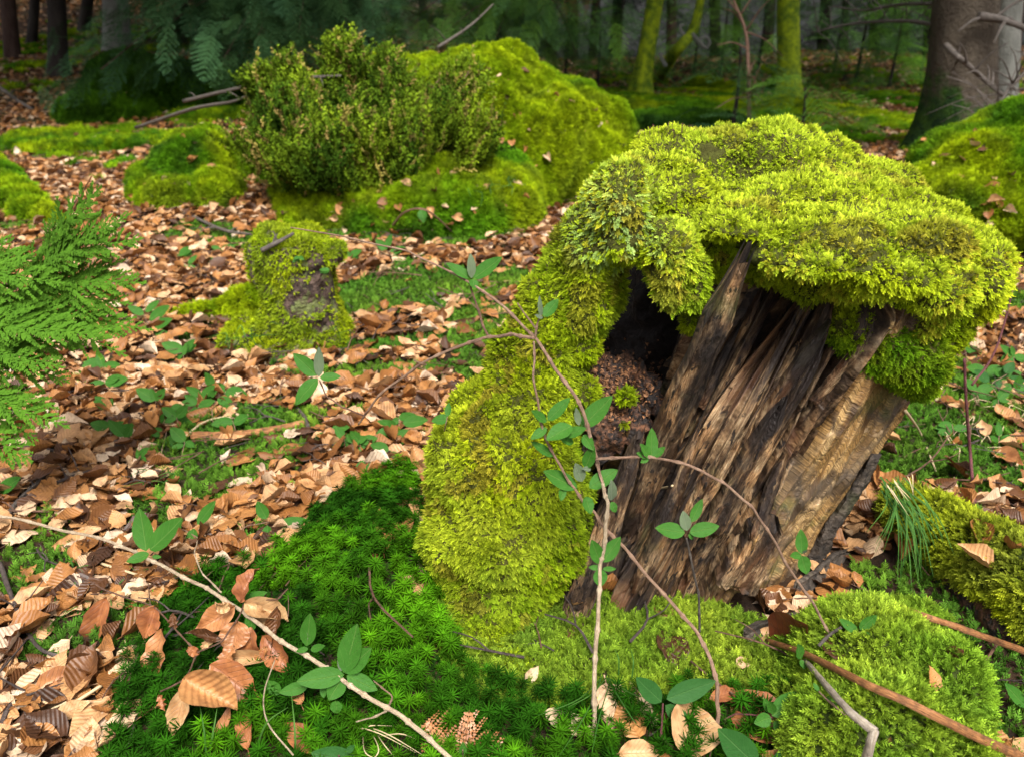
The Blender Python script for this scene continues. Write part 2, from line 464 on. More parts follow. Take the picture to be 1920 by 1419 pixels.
def frond_mesh(name, L=.02, n=7, lw=.34, arch=.3, mat=None, seed=0, stemr=.0006, threed=True, ang=.9, lwid=.3):
    """feathery moss shoot along +Y with small pointed leaflets"""
    r = random.Random(seed); V, Fc, UV = [], [], []
    def pt(u): return Vector((0.06 * L * math.sin(u * 3 + seed), L * u * (1 - .12 * arch * u), arch * L * (u * u if arch > 0 else u * u)))
    def tri(b, d, w, l, nrm, u):
        s = d.cross(nrm).normalized() * (w / 2); o = len(V)
        m = b + d * l * .45 + nrm * l * .08; t = b + d * l + nrm * l * .0
        V.extend([b, m + s, t, m - s]); UV.extend([(0, u), (.5, min(1, u + .05)), (1, min(1, u + .15)), (.5, min(1, u + .05))])
        Fc.append((o, o + 1, o + 2, o + 3))
    for i in range(n):
        u = (i + .4) / n; b = pt(u); t = (pt(min(1, u + .05)) - pt(max(0, u - .05))).normalized()
        up = Vector((1, 0, 0)).cross(t).normalized()
        ll = L * lw * (math.sin(math.pi * (u * .8 + .15)) ** .7) * r.uniform(.8, 1.15)
        for sgn in (-1, 1):
            a = ang * r.uniform(.8, 1.15); d = (t * math.cos(a) + Vector((sgn, 0, 0)) * math.sin(a) + up * r.uniform(-.15, .3)).normalized()
            tri(b, d, ll * lwid, ll, up, u)
        if threed:
            d = (t * .7 + up * r.uniform(.4, .9) + Vector((r.uniform(-.4, .4), 0, 0))).normalized()
            tri(b, d, ll * lwid, ll * .75, Vector((1, 0, 0)), u)
    b = pt(.95); t = (pt(1) - pt(.9)).normalized(); tri(b, t, L * lw * lwid * .8, L * lw * .7, Vector((0, 0, 1)), .95)
    # stem strip
    o = len(V)
    for i in range(4):
        p = pt(i / 3); q = stemr * (1 - .5 * i / 3); V.extend([p + Vector((-q, 0, 0)), p + Vector((q, 0, 0))]); UV.extend([(0, i / 3 * .5), (0, i / 3 * .5)])
    for i in range(3): Fc.append((o + 2 * i, o + 2 * i + 1, o + 2 * i + 3, o + 2 * i + 2))
    return mesh(name, V, Fc, mat, UV, smooth=False)

def star_mesh(name, R=.016, Hh=.03, mat=None, seed=0):
    r = random.Random(seed); V, Fc, UV = [], [], []
    def leafq(b, d, l, w, u):
        s = d.cross(Vector((0, 0, 1))).normalized() * (w / 2); o = len(V)
        V.extend([b, b + d * l * .4 + s, b + d * l + Vector((0, 0, -.12 * l)), b + d * l * .4 - s]); UV.extend([(0, u), (.5, min(1, u + .05)), (1, min(1, u + .2)), (.5, min(1, u + .05))])
        Fc.append((o, o + 1, o + 2, o + 3))
    for lev, (h, el, k, sc_) in enumerate(((1, 1.0, 7, .5), (.97, .42, 11, .95), (.84, .22, 10, 1.0), (.68, .2, 8, .95), (.5, .2, 6, .85))):
        for i in range(k):
            a = 2 * math.pi * (i + r.uniform(-.25, .25)) / k + lev; e = el + r.uniform(-.15, .2)
            d = Vector((math.cos(a) * math.cos(e), math.sin(a) * math.cos(e), math.sin(e)))
            leafq(Vector((0, 0, Hh * h)), d, R * sc_ * r.uniform(.85, 1.1), R * .12, (.85, .6, .35, .15, .05)[lev])
    o = len(V); q = .0008
    V.extend([(-q, 0, 0), (q, 0, 0), (q, 0, Hh), (-q, 0, Hh)]); UV.extend([(0, 0)] * 4); Fc.append((o, o + 1, o + 2, o + 3))
    me = mesh(name, V, Fc, mat, UV, smooth=False)
    # local +Y must be the growing axis
    me.transform(Matrix.Rotation(-math.pi / 2, 4, 'X'))
    return me

C_FROND = proto_coll('moss_frond', [frond_mesh('moss_frond', .017, 6, .40, a, M['moss'], i, lwid=.42, ang=.8) for i, a in enumerate((.3, .5, -.4, -.6, .7, .1))])
C_SHORT = proto_coll('short_moss_shoot', [frond_mesh('short_moss_shoot', .013, 5, .5, a, M['moss'], i + 20, ang=.75) for i, a in enumerate((.2, .5, -.2, .7))])
C_STAR = proto_coll('star_moss_shoot', [star_mesh('star_moss_shoot', .0165, .034, M['moss'], i) for i in range(5)])
def tuft_mesh(name, n, R, seed):
    """a small cushion of shoots, for moss seen from farther away"""
    r = random.Random(seed); parts = []
    base = [frond_mesh('t', .022, 5, .4, a, None, i) for i, a in enumerate((.2, .5, -.2))]
    V, Fc, UV = [], [], []
    for k in range(n):
        me = r.choice(base); a = r.uniform(0, 6.28); t = r.uniform(.1, 1.1)
        d = Vector((math.sin(t) * math.cos(a), math.cos(t), math.sin(t) * math.sin(a)))
        q = Vector((0, 1, 0)).rotation_difference(d).to_matrix().to_4x4(); T = Matrix.Translation(Vector((r.uniform(-R, R), 0, r.uniform(-R, R)))) @ q @ Matrix.Scale(r.uniform(.8, 1.3), 4)
        o = len(V)
        u = [None] * len(me.vertices)
        for p in me.polygons:
            for li, vi in zip(p.loop_indices, p.vertices): u[vi] = tuple(me.uv_layers[0].data[li].uv)
        V += [tuple(T @ v.co) for v in me.vertices]; UV += u; Fc += [tuple(i + o for i in p.vertices) for p in me.polygons]
    return mesh(name, V, Fc, M['moss'], UV, smooth=False)
C_TUFT = proto_coll('moss_tuft', [tuft_mesh('moss_tuft', 14, .012, i) for i in range(4)])

_lv = []
for i, (L, W, fo, cu, cp, tw, pt_) in enumerate([(.075, .048, .3, .5, 0, .2, .01), (.066, .044, .15, -.5, .2, -.3, .008), (.080, .050, .5, .9, .2, .5, 0), (.058, .036, .6, 1.5, .4, .3, 0),
                              (.072, .050, .1, .2, -.2, .1, .01), (.064, .040, -.4, -.9, -.3, -.5, 0), (.078, .046, .8, .6, .6, .1, .008), (.050, .034, .3, -1.4, 0, .7, 0), (.070, .046, .2, .1, .1, -.2, .01), (.06, .03, 1.2, .4, .9, .8, 0)]):
    _lv.append(leaf_mesh('fallen_leaf', L, W, 8, 4, fo, cu, cp, .0028, M['litter'], 1.0, tw, pt_, 0, i))
C_LEAF = proto_coll('litter_leaf', _lv)

# ================================================================== GROUND
def build_ground():
    n = 420
    sx = np.sinh(np.linspace(-1, 1, n) * 4.6) / math.sinh(4.6) * 140
    ty = np.linspace(0, 1, n); sy = -3 + 0.2 * 0 + (np.sinh(ty * 4.6) / math.sinh(4.6)) * 200
    sy = np.concatenate([np.linspace(-4, .3, 30), .3 + (np.sinh(ty[1:] * 4.8) / math.sinh(4.8)) * 200])
    X, Y = np.meshgrid(sx, sy); Z = H(X, Y)
    V = np.stack([X.ravel(), Y.ravel(), Z.ravel()], 1); a, b = X.shape
    i = np.arange(a * b).reshape(a, b)
    Fc = np.stack([i[:-1, :-1].ravel(), i[:-1, 1:].ravel(), i[1:, 1:].ravel(), i[1:, :-1].ravel()], 1)
    part('ground', mesh('ground', V, Fc.tolist(), M['soil']), kind='structure')
build_ground()

# ------------------------------------------------------------------ blobby bodies
def body(name, blobs, vox=.012, smooth=8, disp=None, mat=None, detail=0.0, cut=None):
    """closed solid from overlapping ellipsoids (centre, radii), remeshed, smoothed and roughened"""
    bm = bmesh.new()
    for c, r in blobs:
        r = (r, r, r) if isinstance(r, (int, float)) else r
        m = Matrix.Translation(c) @ Matrix.Diagonal((*r, 1))
        bmesh.ops.create_icosphere(bm, subdivisions=3, radius=1, matrix=m)
    me = bpy.data.meshes.new(name); bm.to_mesh(me); bm.free()
    o = bpy.data.objects.new(name, me); COL.objects.link(o)
    md = o.modifiers.new('r', 'REMESH'); md.mode = 'VOXEL'; md.voxel_size = vox
    ms = o.modifiers.new('s', 'SMOOTH'); ms.factor = .8; ms.iterations = smooth
    dg = bpy.context.evaluated_depsgraph_get(); out = bpy.data.meshes.new_from_object(o.evaluated_get(dg))
    bpy.data.objects.remove(o)
    n = len(out.vertices); co = np.empty(n * 3); no = np.empty(n * 3)
    out.vertices.foreach_get('co', co); out.vertices.foreach_get('normal', no); co = co.reshape(-1, 3); no = no.reshape(-1, 3)
    if disp:
        for (amp, fr, sd) in disp: co = co + no * (amp * fbm(co * np.asarray(fr), 3, sd))[:, None]
    out.vertices.foreach_set('co', co.ravel()); out.name = name
    out.materials.clear()
    if mat: out.materials.append(mat)
    out.polygons.foreach_set('use_smooth', [True] * len(out.polygons)); out.update()
    return out

def chain(pts, n=5):
    """spheres interpolated between (centre, radius) knots"""
    out = []
    for (a, ra), (b, rb) in zip(pts, pts[1:]):
        for k in range(n):
            t = k / n; out.append((Vector(a).lerp(Vector(b), t), ra + (rb - ra) * t))
    out.append((Vector(pts[-1][0]), pts[-1][1]))
    return out

YG = np.array((.33, .40, .006)); PALE = np.array((.46, .58, .05)); GR = np.array((.09, .24, .006)); OL = np.array((.17, .18, .012))
BR = np.array((.24, .13, .04)); DG = np.array((.035, .10, .018)); MINT = np.array((.28, .44, .17)); OR = np.array((.42, .20, .03))

def mixc(cols, w):
    w = np.stack(w, 1); w = w / w.sum(1, keepdims=True); return (w[:, :, None] * np.stack(cols)[None]).sum(1)

def moss_on(name, me, coll, dens, s=(.8, 1.3), colf=None, n_w=.5, down=.5, rand=.5, keep=None, parent=None, sink=.003, clump=.6, **kw):
    P, N = sample_mesh(me, float(dens), keep); n = len(P)
    slope = 1 - np.clip(N[:, 2], 0, 1)
    R = rng.normal(size=(n, 3)); 
    # neighbours comb the same way: low-frequency direction field
    fld = np.stack([noise(P * 28 + k * 31, 50 + k) for k in range(3)], 1)
    d = N * (n_w * (1 - .35 * slope))[:, None] + np.array([[0, 0, -1.0]]) * (down * slope)[:, None] + rand * .5 * R + fld * clump
    d = d / np.linalg.norm(d, axis=1, keepdims=True)
    dn = (d * N).sum(1); d = d + N * np.clip(.12 - dn, 0, 1)[:, None]
    e = frame_euler(d, N)
    sc_ = rng.uniform(s[0], s[1], n)
    c = colf(P, N) if colf else np.tile(YG, (n, 1))
    o = scatter(name, coll, P - N * sink, e, sc_, c, parent, **kw)
    return o

# ================================================================== THE BIG STUMP
stump = thing('tree_stump', (.30, 1.30, 0), 'large rotting stump capped with thick yellow green moss above split brown wood', 'tree stump')

# wood: lofted, leaning column with deep grain
def wood_uvmat():
    b = NB('rotten_wood'); uv = b.uv(); p = b.pos()
    fib = b.noise(b.mapping(uv, (1, .10, 1)), 420, 4, .7)
    mid = b.noise(b.mapping(uv, (1, .17, 1)), 55, 6, .68, .4)
    pit = b.noise(b.mapping(uv, (1, .26, 1)), 120, 3, .6, .3)
    big = b.noise(b.mapping(uv, (1, .35, 1)), 10, 4, .6, .8)
    c = b.ramp(fib, [(.34, (.12, .065, .03)), (.5, (.31, .195, .10)), (.66, (.52, .38, .22))])
    c = b.mix(b.ramp(b.noise(p, 22, 3), [(.45, 0.0), (.62, .55)]), c, b.mix(1.0, c, (1.0, .72, .42), 'MULTIPLY'))
    c = b.mix(b.ramp(mid, [(.45, .92), (.54, 0.0)]), c, (.045, .022, .011))
    c = b.mix(b.ramp(pit, [(.58, 0.0), (.63, .95)]), c, (.010, .007, .006))
    c = b.mix(b.ramp(big, [(.52, 0.0), (.60, .9)]), c, (.014, .009, .008))
    c = b.mix(b.ramp(b.noise(b.mapping(uv, (1, .2, 1)), 16, 3, .5), [(.58, 0.0), (.66, .5)]), c, (.20, .075, .028))
    c = b.mix(b.ramp(b.noise(p, 7, 4), [(.60, 0.0), (.72, .35)]), c, (.10, .12, .02))
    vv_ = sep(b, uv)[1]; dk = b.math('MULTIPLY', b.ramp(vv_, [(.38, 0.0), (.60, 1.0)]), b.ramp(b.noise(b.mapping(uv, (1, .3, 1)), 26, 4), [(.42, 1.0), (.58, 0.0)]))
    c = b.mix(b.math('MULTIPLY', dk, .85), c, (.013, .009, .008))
    c = b.mix(b.attr('crack', False).outputs['Fac'], c, (.014, .008, .006))
    hh = b.math('ADD', b.math('ADD', b.math('MULTIPLY', fib, .35), b.math('MULTIPLY', mid, 1.6)), b.math('MULTIPLY', pit, -.9))
    return b.finish(c, b.ramp(mid, [(.3, .4), (.6, .8)]), b.bump(hh, 1.0, .007), spec=.35)
M['wood'] = wood_uvmat()

def wood_cut_mat():
    """sounder, golden brown wood with fine saw-like striation across the grain"""
    b = NB('cut_wood'); uv = b.uv(); p = b.pos()
    st = b.noise(b.mapping(uv, (.10, 1, 1), (0, 0, .35)), 300, 3, .6)
    fib = b.noise(b.mapping(uv, (1, .08, 1)), 60, 4, .6, .5)
    big = b.noise(p, 14, 4, .6, .6)
    c = b.ramp(fib, [(.3, (.12, .052, .014)), (.5, (.38, .22, .075)), (.7, (.58, .40, .19))])
    c = b.mix(b.math('MULTIPLY', b.ramp(st, [(.42, 1.0), (.58, 0.0)]), .7), c, (.07, .035, .014))
    c = b.mix(b.ramp(big, [(.50, 0.0), (.60, .85)]), c, (.040, .024, .014))
    c = b.mix(b.ramp(b.noise(p, 5, 5, .65), [(.50, 0.0), (.60, .55)]), c, (.13, .10, .075))
    c = b.mix(b.ramp(b.noise(p, 30, 4), [(.62, 0.0), (.70, .8)]), c, (.58, .40, .23))
    c = b.mix(b.ramp(b.noise(p, 9, 4, .6), [(.58, 0.0), (.68, .45)]), c, (.08, .10, .02))
    return b.finish(c, .6, b.bump(b.math('ADD', b.math('MULTIPLY', st, .7), b.math('ADD', fib, b.math('MULTIPLY', big, 2.0))), .9, .005), spec=.35)
M['cutwood'] = wood_cut_mat()
_b = NB('charred_rot'); _p = _b.pos()
_c = _b.mix(_b.ramp(_b.noise(_p, 70, 5), [(.42, 0.0), (.62, 1.0)]), (.012, .007, .005), (.15, .062, .028))
_c = _b.mix(_b.ramp(_b.noise(_p, 18, 4), [(.45, 0.0), (.6, .9)]), _c, (.012, .009, .009))
M['rot'] = _b.finish(_c, .7, _b.bump(_b.noise(_p, 90, 6), 1.0, .012), spec=.4)
_b = NB('hollow_shade_rot'); M['rotshade'] = _b.finish(_b.mix(_b.noise(_b.pos(), 60, 4), (.006, .005, .005), (.022, .014, .011)), .8, _b.bump(_b.noise(_b.pos(), 90, 6), 1.0, .012), spec=.25)  # near-black core: the hollow's deep shade is put into its colour
_b = NB('stump_bark'); _p = _b.pos()
_c = _b.ramp(_b.noise(_p, 55, 6, .65), [(.35, (.014, .011, .009)), (.55, (.055, .042, .032)), (.7, (.13, .10, .075))])
_c = _b.mix(_b.ramp(_b.noise(_p, 12, 3), [(.55, 0.0), (.7, .5)]), _c, (.05, .06, .015))
M['sbark'] = _b.finish(_c, .75, _b.bump(_b.noise(_p, 80, 6), 1.0, .01), spec=.35)

AX0, AX1 = Vector((.315, 1.345, -.05)), Vector((.555, 1.33, .66))
def loft_pt(th, s, r):
    """th: angle (0 = towards the camera, + to the right), s: 0..1 up the lean"""
    c = AX0.lerp(AX1, s); return np.array([c.x, c.y, c.z]) + 0

def build_wood():
    nt, ns = 760, 260
    th = np.linspace(-math.pi, math.pi, nt + 1); s = np.linspace(0, 1, ns)
    T, S = np.meshgrid(th, s)
    R = .205 + .035 * S - .09 * sstep(.86, 1, S) + .035 * np.clip(.25 - S, 0, 1) * 4 * (.6 + .4 * np.cos(3 * T + .6))
    u = T * .24; v = S * .76
    Tw = T + .0 * S
    q = np.stack([np.cos(Tw) * 2.6, np.sin(Tw) * 2.6, S * 1.1], -1)
    cut = sstep(.10, .13, T + .06 * noise(np.stack([S * 7, T * 0, T * 0], -1), 3) + .03 * noise(np.stack([S * 23, T * 0, T * 0], -1), 4)) * (1 - sstep(1.6, 1.8, T))   # sounder face, front right
    g1 = fbm(q * 1.9, 3, 21)
    g2 = noise(q * np.array([7.5, 7.5, .55]), 33)
    g3 = noise(q * np.array([18, 18, .8]), 44)
    g4 = noise(q * np.array([48, 48, 1.6]), 55)
    g5 = noise(q * np.array([5.2, 5.2, .5]) + 9, 66)
    crack = np.exp(-(g5 / .11) ** 2) * (.55 + .45 * noise(q * 3 + 4, 8))
    crack2 = np.exp(-(g2 / .09) ** 2) * np.clip(.4 + noise(q * 4, 18), 0, 1)
    rough_ = 1 - .88 * cut
    pl_ = .200 / np.cos(np.clip(T - .62, -.78, .78)) + .03 * S
    R = R * (1 - cut) + pl_ * cut
    Tb = T + .05 * noise(np.stack([S * 1.4, T * .8, T * 0], -1), 5) + .012 * noise(np.stack([S * 11, T * 3, T * 0], -1), 6)
    rb = np.random.default_rng(5); edges = np.sort(rb.uniform(-math.pi, math.pi, 44)); bi = np.searchsorted(edges, Tb)
    off = rb.uniform(0, 1, 46) ** 1.6 * .040; endS = rb.uniform(.25, 1.1, 46); off2 = rb.uniform(0, .022, 46)
    band = off[bi] + off2[bi] * sstep(0, .02, S - endS[bi] + .03 * g3)
    R = R + .022 * g1 - band * rough_ + (.008 * g2 + .0065 * g3 * (1 + np.abs(g1)) + .0030 * g4) * rough_ - (.050 * np.clip(crack, 0, 1) + .018 * crack2) * rough_
    # terraces: slabs broken off along the grain
    st = noise(np.stack([T * 3.4, S * 2.2 + T, T * 0], -1), 71)
    R = R - .022 * sstep(.0, .05, st) * rough_ - .012 * sstep(.25, .28, st) * rough_
    R = R + cut * (.012 * fbm(np.stack([T * 6, S * 9, T * 0], -1), 4, 91) - .012)
    R = R - .030 * np.exp(-((T - .13) / .03) ** 2) * sstep(.1, .2, S) - .014 * cut
    # the hollow at the upper left
    R = R - .17 * np.exp(-(((T + .72) / .30) ** 2 + ((S - .86) / .15) ** 2))
    # foot breaks into toes between the cracks
    R = R + .075 * np.exp(-((T + .75) / .45) ** 2) * np.clip(1 - S / .45, 0, 1) + .03 * np.exp(-((T - .9) / .4) ** 2) * np.clip(1 - S / .3, 0, 1)
    ca, sa = np.sin(T), -np.cos(T)
    cx = AX0.x + (AX1.x - AX0.x) * S; cy = AX0.y + (AX1.y - AX0.y) * S; cz = AX0.z + (AX1.z - AX0.z) * S
    ax = (AX1 - AX0).normalized(); fr = Vector((0, -1, 0)); fr = (fr - ax * fr.dot(ax)).normalized(); ri = ax.cross(fr) * -1
    if ri.x < 0: ri = -ri
    # rings kept level-ish: blend of lean-normal and horizontal
    P = np.stack([cx, cy, cz], -1) + R[..., None] * (np.cos(T)[..., None] * np.array([0, -1, 0]) + np.sin(T)[..., None] * np.array([.98, 0, -.12]))
    P[..., 2] += .015 * noise(q * np.array([9, 9, 0.]), 12)
    V = P.reshape(-1, 3); m = nt + 1
    i = np.arange(m * ns).reshape(ns, m)
    Fc = np.stack([i[:-1, :-1].ravel(), i[:-1, 1:].ravel(), i[1:, 1:].ravel(), i[1:, :-1].ravel()], 1)
    UV = np.stack([u.ravel() + .004 * g3.ravel(), v.ravel()], 1)
    mi = (cut[:-1, :-1] > .5).ravel().astype(int)
    me = mesh('wood', V, Fc.tolist(), [M['wood'], M['cutwood']], UV, mi=mi)
    a = me.attributes.new('crack', 'FLOAT', 'POINT')
    cr = np.clip(crack * .8 + crack2 * .3 + np.clip(band / .045, 0, 1) * .5, 0, .92) * rough_
    a.data.foreach_set('value', cr.ravel().astype(np.float32))
    # top lid under the moss
    return me
wood_me = build_wood(); add_body(wood_me); wood_bvh = BODIES[-1]
part('wood_trunk', wood_me, stump)

# inner rotten core (seen inside the hollow)
core = body('core', chain([((.22, 1.48, .0), .17), ((.30, 1.52, .35), .13), ((.42, 1.52, .60), .13)], 4), .009, 3, [(.035, 16, 3), (.022, 45, 4)], M['rotshade'])
floor_ = body('hollow', [(atY(1150, 735, 1.24), .046), (atY(1105, 725, 1.22), .045), (atY(1200, 735, 1.25), .040), (atY(1110, 670, 1.26), .030), (atY(1130, 800, 1.20), .045), (atY(1185, 800, 1.20), .03)], .007, 2, [(.030, 16, 3), (.026, 40, 4), (.012, 90, 5)], M['rot'])
add_body(floor_); part('crumbling_rot', floor_, stump)
add_body(core); part('rotten_core', core, stump)
_ps = []
for k in range(700):
    px, py = random.gauss(1155, 42), random.gauss(730, 40)
    c_ = hit(px, py, .001); q = random.uniform(.002, .0065); o_ = [Vector([random.gauss(0, 1) for _ in range(3)]).normalized() * q * random.uniform(.5, 1.3) for _ in range(6)]
    if c_.y > 1.6: continue
    _ps.append(([c_ + v for v in o_], [(0, 1, 2), (0, 2, 3), (0, 3, 4), (0, 4, 1), (5, 2, 1), (5, 3, 2), (5, 4, 3), (5, 1, 4)], [(0, 0)] * 6))
_v, _f, _u = joinm(_ps); _b = NB('rot_crumb'); M['crumb'] = _b.finish(_b.mix(_b.ramp(_b.noise(_b.pos(), 120, 3), [(.4, 0.0), (.65, 1.0)]), (.04, .018, .010), (.30, .14, .06)), .8)
part('rot_crumbs', mesh('rot_crumbs', _v, _f, M['crumb'], _u, smooth=False), stump, kind='stuff')

# splinters and slabs standing proud of the face
def slab(P0, P1, w0, w1, th, seed, mat, twist=.0):
    """a broken slab of wood running along the grain, ridged lengthwise, with a torn tip"""
    r = random.Random(seed); n, m = 22, 22; P0, P1 = Vector(P0), Vector(P1); ax = (P1 - P0); L = ax.length; ax.normalize()
    fw = Vector((0, -1, .35)); fw = (fw - ax * fw.dot(ax)).normalized(); sd_ = ax.cross(fw).normalized()
    V, Fc, UV = [], [], []
    ph = [r.uniform(0, 6) for _ in range(6)]
    rid = [r.uniform(-.45, .30) for _ in range(m)]; rid2 = [r.uniform(-.5, .3) for _ in range(m)]
    tear = [r.uniform(-.10, .03) for _ in range(m)]; foot = [r.uniform(-.02, .04) for _ in range(m)]
    for i in range(n + 1):
        u = i / n
        for j in range(m):
            uu = u + tear[j] * max(0, (u - .6) / .4) ** 2 + foot[j] * (1 - u) ** 3
            c = P0.lerp(P1, uu) + sd_ * (.003 * math.sin(uu * 4 + ph[0])) + fw * (.003 * math.sin(uu * 4 + ph[1]))
            w = (w0 + (w1 - w0) * u) / 2 * (1 + .10 * math.sin(u * 9 + ph[2]) + .06 * math.sin(u * 27 + ph[3]))
            end = min(1, (1 - u) / .18) if u > .82 else 1; end *= min(1, u / .08 + .4)
            a = 2 * math.pi * j / m; x = math.cos(a); y = math.sin(a)
            sx = math.copysign(abs(x) ** .55, x) * w * (.35 + .65 * end); sy = math.copysign(abs(y) ** .5, y) * th / 2 * (.45 + .55 * end)
            sy += th * (rid[j] * (1 - u) + rid2[j] * u) * (1 if y > 0 else .2)
            V.append(c + sd_ * sx + fw * sy); UV.append((sx * 1.0 + (y < 0) * .05 + seed * .37, u * L + seed * .13))
    for i in range(n):
        for j in range(m):
            a = i * m + j; b_ = i * m + (j + 1) % m; Fc.append((a, b_, b_ + m, a + m))
    Fc.append(tuple(range(m))[::-1]); Fc.append(tuple(range(n * m, n * m + m)))
    return mesh('splinter', V, Fc, mat, UV, smooth=False)
# (pixel foot, pixel tip, widths, thickness, pull towards viewer)
SP = [((1280, 1010), (1395, 800), .022, .012, .016, .008), ((1180, 880), (1300, 680), .02, .01, .014, .008), ((1360, 900), (1440, 720), .02, .01, .014, .010), ((1410, 1010), (1475, 850), .028, .014, .012, .004), ((1310, 760), (1395, 600), .018, .009, .014, .008), ((1200, 1060), (1270, 940), .02, .012, .014, .008), ((1530, 760), (1590, 660), .022, .012, .012, .003), ((1150, 1000), (1215, 765), .05, .03, .024, .010), ((1190, 930), (1290, 690), .036, .018, .022, .004), ((1135, 930), (1175, 800), .04, .03, .02, .004), ((1215, 850), (1330, 620), .03, .014, .02, .002), ((1075, 1165), (1165, 880), .055, .03, .02, .004), ((1125, 1150), (1200, 900), .045, .02, .02, .008), ((1165, 1010), (1405, 466), .052, .046, .030, .010), ((1110, 1130), (1255, 760), .060, .022, .028, .008), ((1075, 1150), (1205, 800), .05, .03, .02, .004),
      ((1235, 1120), (1350, 860), .05, .03, .02, .006), ((1255, 950), (1465, 505), .030, .014, .02, .006), ((1420, 800), (1558, 600), .026, .016, .018, .008),
      ((1345, 1000), (1465, 740), .05, .030, .022, .010), ((1290, 1080), (1400, 900), .035, .02, .02, .010), ((1190, 1110), (1320, 790), .034, .018, .02, .006),
      ((1375, 1100), (1450, 960), .075, .055, .024, .012), ((1290, 820), (1440, 520), .022, .012, .02, .006), ((1225, 870), (1345, 610), .024, .014, .02, .010),
      ((1330, 1130), (1395, 1000), .04, .025, .02, .008), ((1405, 810), (1500, 640), .03, .016, .02, .008)]
for i, (a, b_, w0, w1, th, off) in enumerate(SP):
    me = slab(hit(*a, off), atY(1408, 462, 1.075) if (a, b_) == ((1165, 1010), (1405, 466)) else hit(*b_, off), w0, w1, th, i, M['cutwood'] if i in (9,) else M['wood'])
    part('splinter', me, stump)
# bark rim, lower right
rim = [(1672, 850), (1640, 925), (1600, 1000), (1550, 1065), (1490, 1110), (1430, 1150)]
bp = []
for k, q in enumerate(rim):
    for dx in range(0, 200, 5):
        h_ = wood_bvh.ray_cast(Vector((0, 0, CAMZ)), ray(q[0] - dx, q[1]).normalized(), 5)
        if h_[0] is not None: break
    bp.append(h_[0] if h_[0] is not None else atY(q[0], q[1], 1.27 - .10 * k / 6))
V, Fc, UV = tube(bp, .016, .034, 14, 50, .35, None, .6)
part('bark_rim', mesh('bark_rim', V, Fc, M['sbark'], UV), stump)
for i, (a, b_, w) in enumerate([((1400, 1195), (1510, 1150), .035), ((1385, 1170), (1440, 1120), .03), ((1495, 1120), (1590, 1030), .05)]):
    part('bark_flake', slab(hit(*a, .02), hit(*b_, .02), w, w * .6, .012, 40 + i, M['sbark']), stump)

# ---- moss bodies of the stump
def E(x, y, z, a, b=None, c=None): return (Vector((x, y, z)), (a, b or a, c or a))
cap_bl = [E(.46, 1.37, .665, .29, .23, .085), E(.228, 1.32, .722, .115, .12, .062), E(.66, 1.33, .60, .17, .16, .085), E(.43, 1.50, .735, .21, .13, .075),
          E(.33, 1.25, .69, .12, .09, .05), E(.54, 1.23, .632, .15, .10, .050), E(.68, 1.24, .585, .10, .09, .055), E(.735, 1.34, .585, .08, .10, .055), E(.60, 1.46, .68, .16, .12, .07)]
cap_bl += [(atY(1160, 385, 1.19), (.050, .06, .07)), (atY(1160, 450, 1.18), (.045, .05, .05)), (atY(1260, 480, 1.15), (.038, .05, .06)), (atY(1305, 530, 1.14), (.022, .03, .045)), (atY(1255, 545, 1.14), (.020, .025, .035)),
           (atY(1110, 460, 1.22), (.05, .06, .05)), (atY(1480, 478, 1.12), (.07, .06, .022)), (atY(1560, 490, 1.10), (.09, .07, .026)), (atY(1660, 510, 1.11), (.09, .08, .034)), (atY(1740, 535, 1.16), (.075, .09, .050)), (atY(1775, 500, 1.22), (.08, .11, .055)), (atY(1520, 440, 1.17), (.13, .09, .04)), (atY(1660, 450, 1.19), (.13, .10, .05)), (atY(1400, 420, 1.17), (.08, .08, .03)), (atY(1590, 535, 1.12), (.04, .03, .018)), (atY(1740, 600, 1.15), (.04, .035, .045))]
cap = body('cap', cap_bl, .007, 5, [(.022, 8, 1), (.018, 20, 2), (.009, 50, 3)], None)
M['bed'] = mat_plain_moss('moss_bed', (.07, .06, .012), (.045, .065, .009), 60)
cap.materials.append(M['bed']); add_body(cap)
slope_bl = chain([(atY(1085, 470, 1.27), .06), (atY(1045, 560, 1.25), .075), (atY(1025, 660, 1.24), .080), (atY(990, 780, 1.22), .105), (atY(950, 880, 1.20), .15), (atY(940, 990, 1.17), .13), (atY(950, 1100, 1.14), .085), (atY(985, 1190, 1.10), .04)], 5)
slope_bl += chain([(atY(1005, 770, 1.2), .08), (atY(897, 910, 1.22), .095), (atY(880, 1000, 1.17), .09), (atY(925, 1110, 1.10), .07), (atY(935, 1190, 1.05), .035)], 5)
slope_bl += chain([(up(840, 1040, .06), .06), (up(860, 1130, .05), .05), (up(915, 1210, .03), .045), (up(960, 1265, .02), .04)], 5)
slope_bl += chain([(atY(1060, 640, 1.22), .05), (atY(1060, 720, 1.2), .045), (atY(1040, 900, 1.18), .05), (atY(1000, 1080, 1.15), .035)], 5)
slo = body('slope', slope_bl, .008, 5, [(.040, 5, 11), (.024, 16, 12), (.012, 50, 13)], M['bed']); add_body(slo)
side_bl = chain([(atY(1590, 610, 1.16), .030), (atY(1640, 640, 1.16), .048), (atY(1700, 665, 1.17), .055), (atY(1722, 720, 1.19), .028)], 4) + [(atY(1740, 610, 1.22), .06), (atY(1680, 700, 1.15), .020)]
side_bl += [(atY(1300, 600, 1.17), .022), (atY(1175, 745, 1.17), .016), (atY(1090, 650, 1.2), .03), (atY(1095, 740, 1.17), .028), (atY(1170, 790, 1.14), .012)]
side = body('side', side_bl, .009, 5, [(.014, 20, 21)], M['bed']); add_body(side)

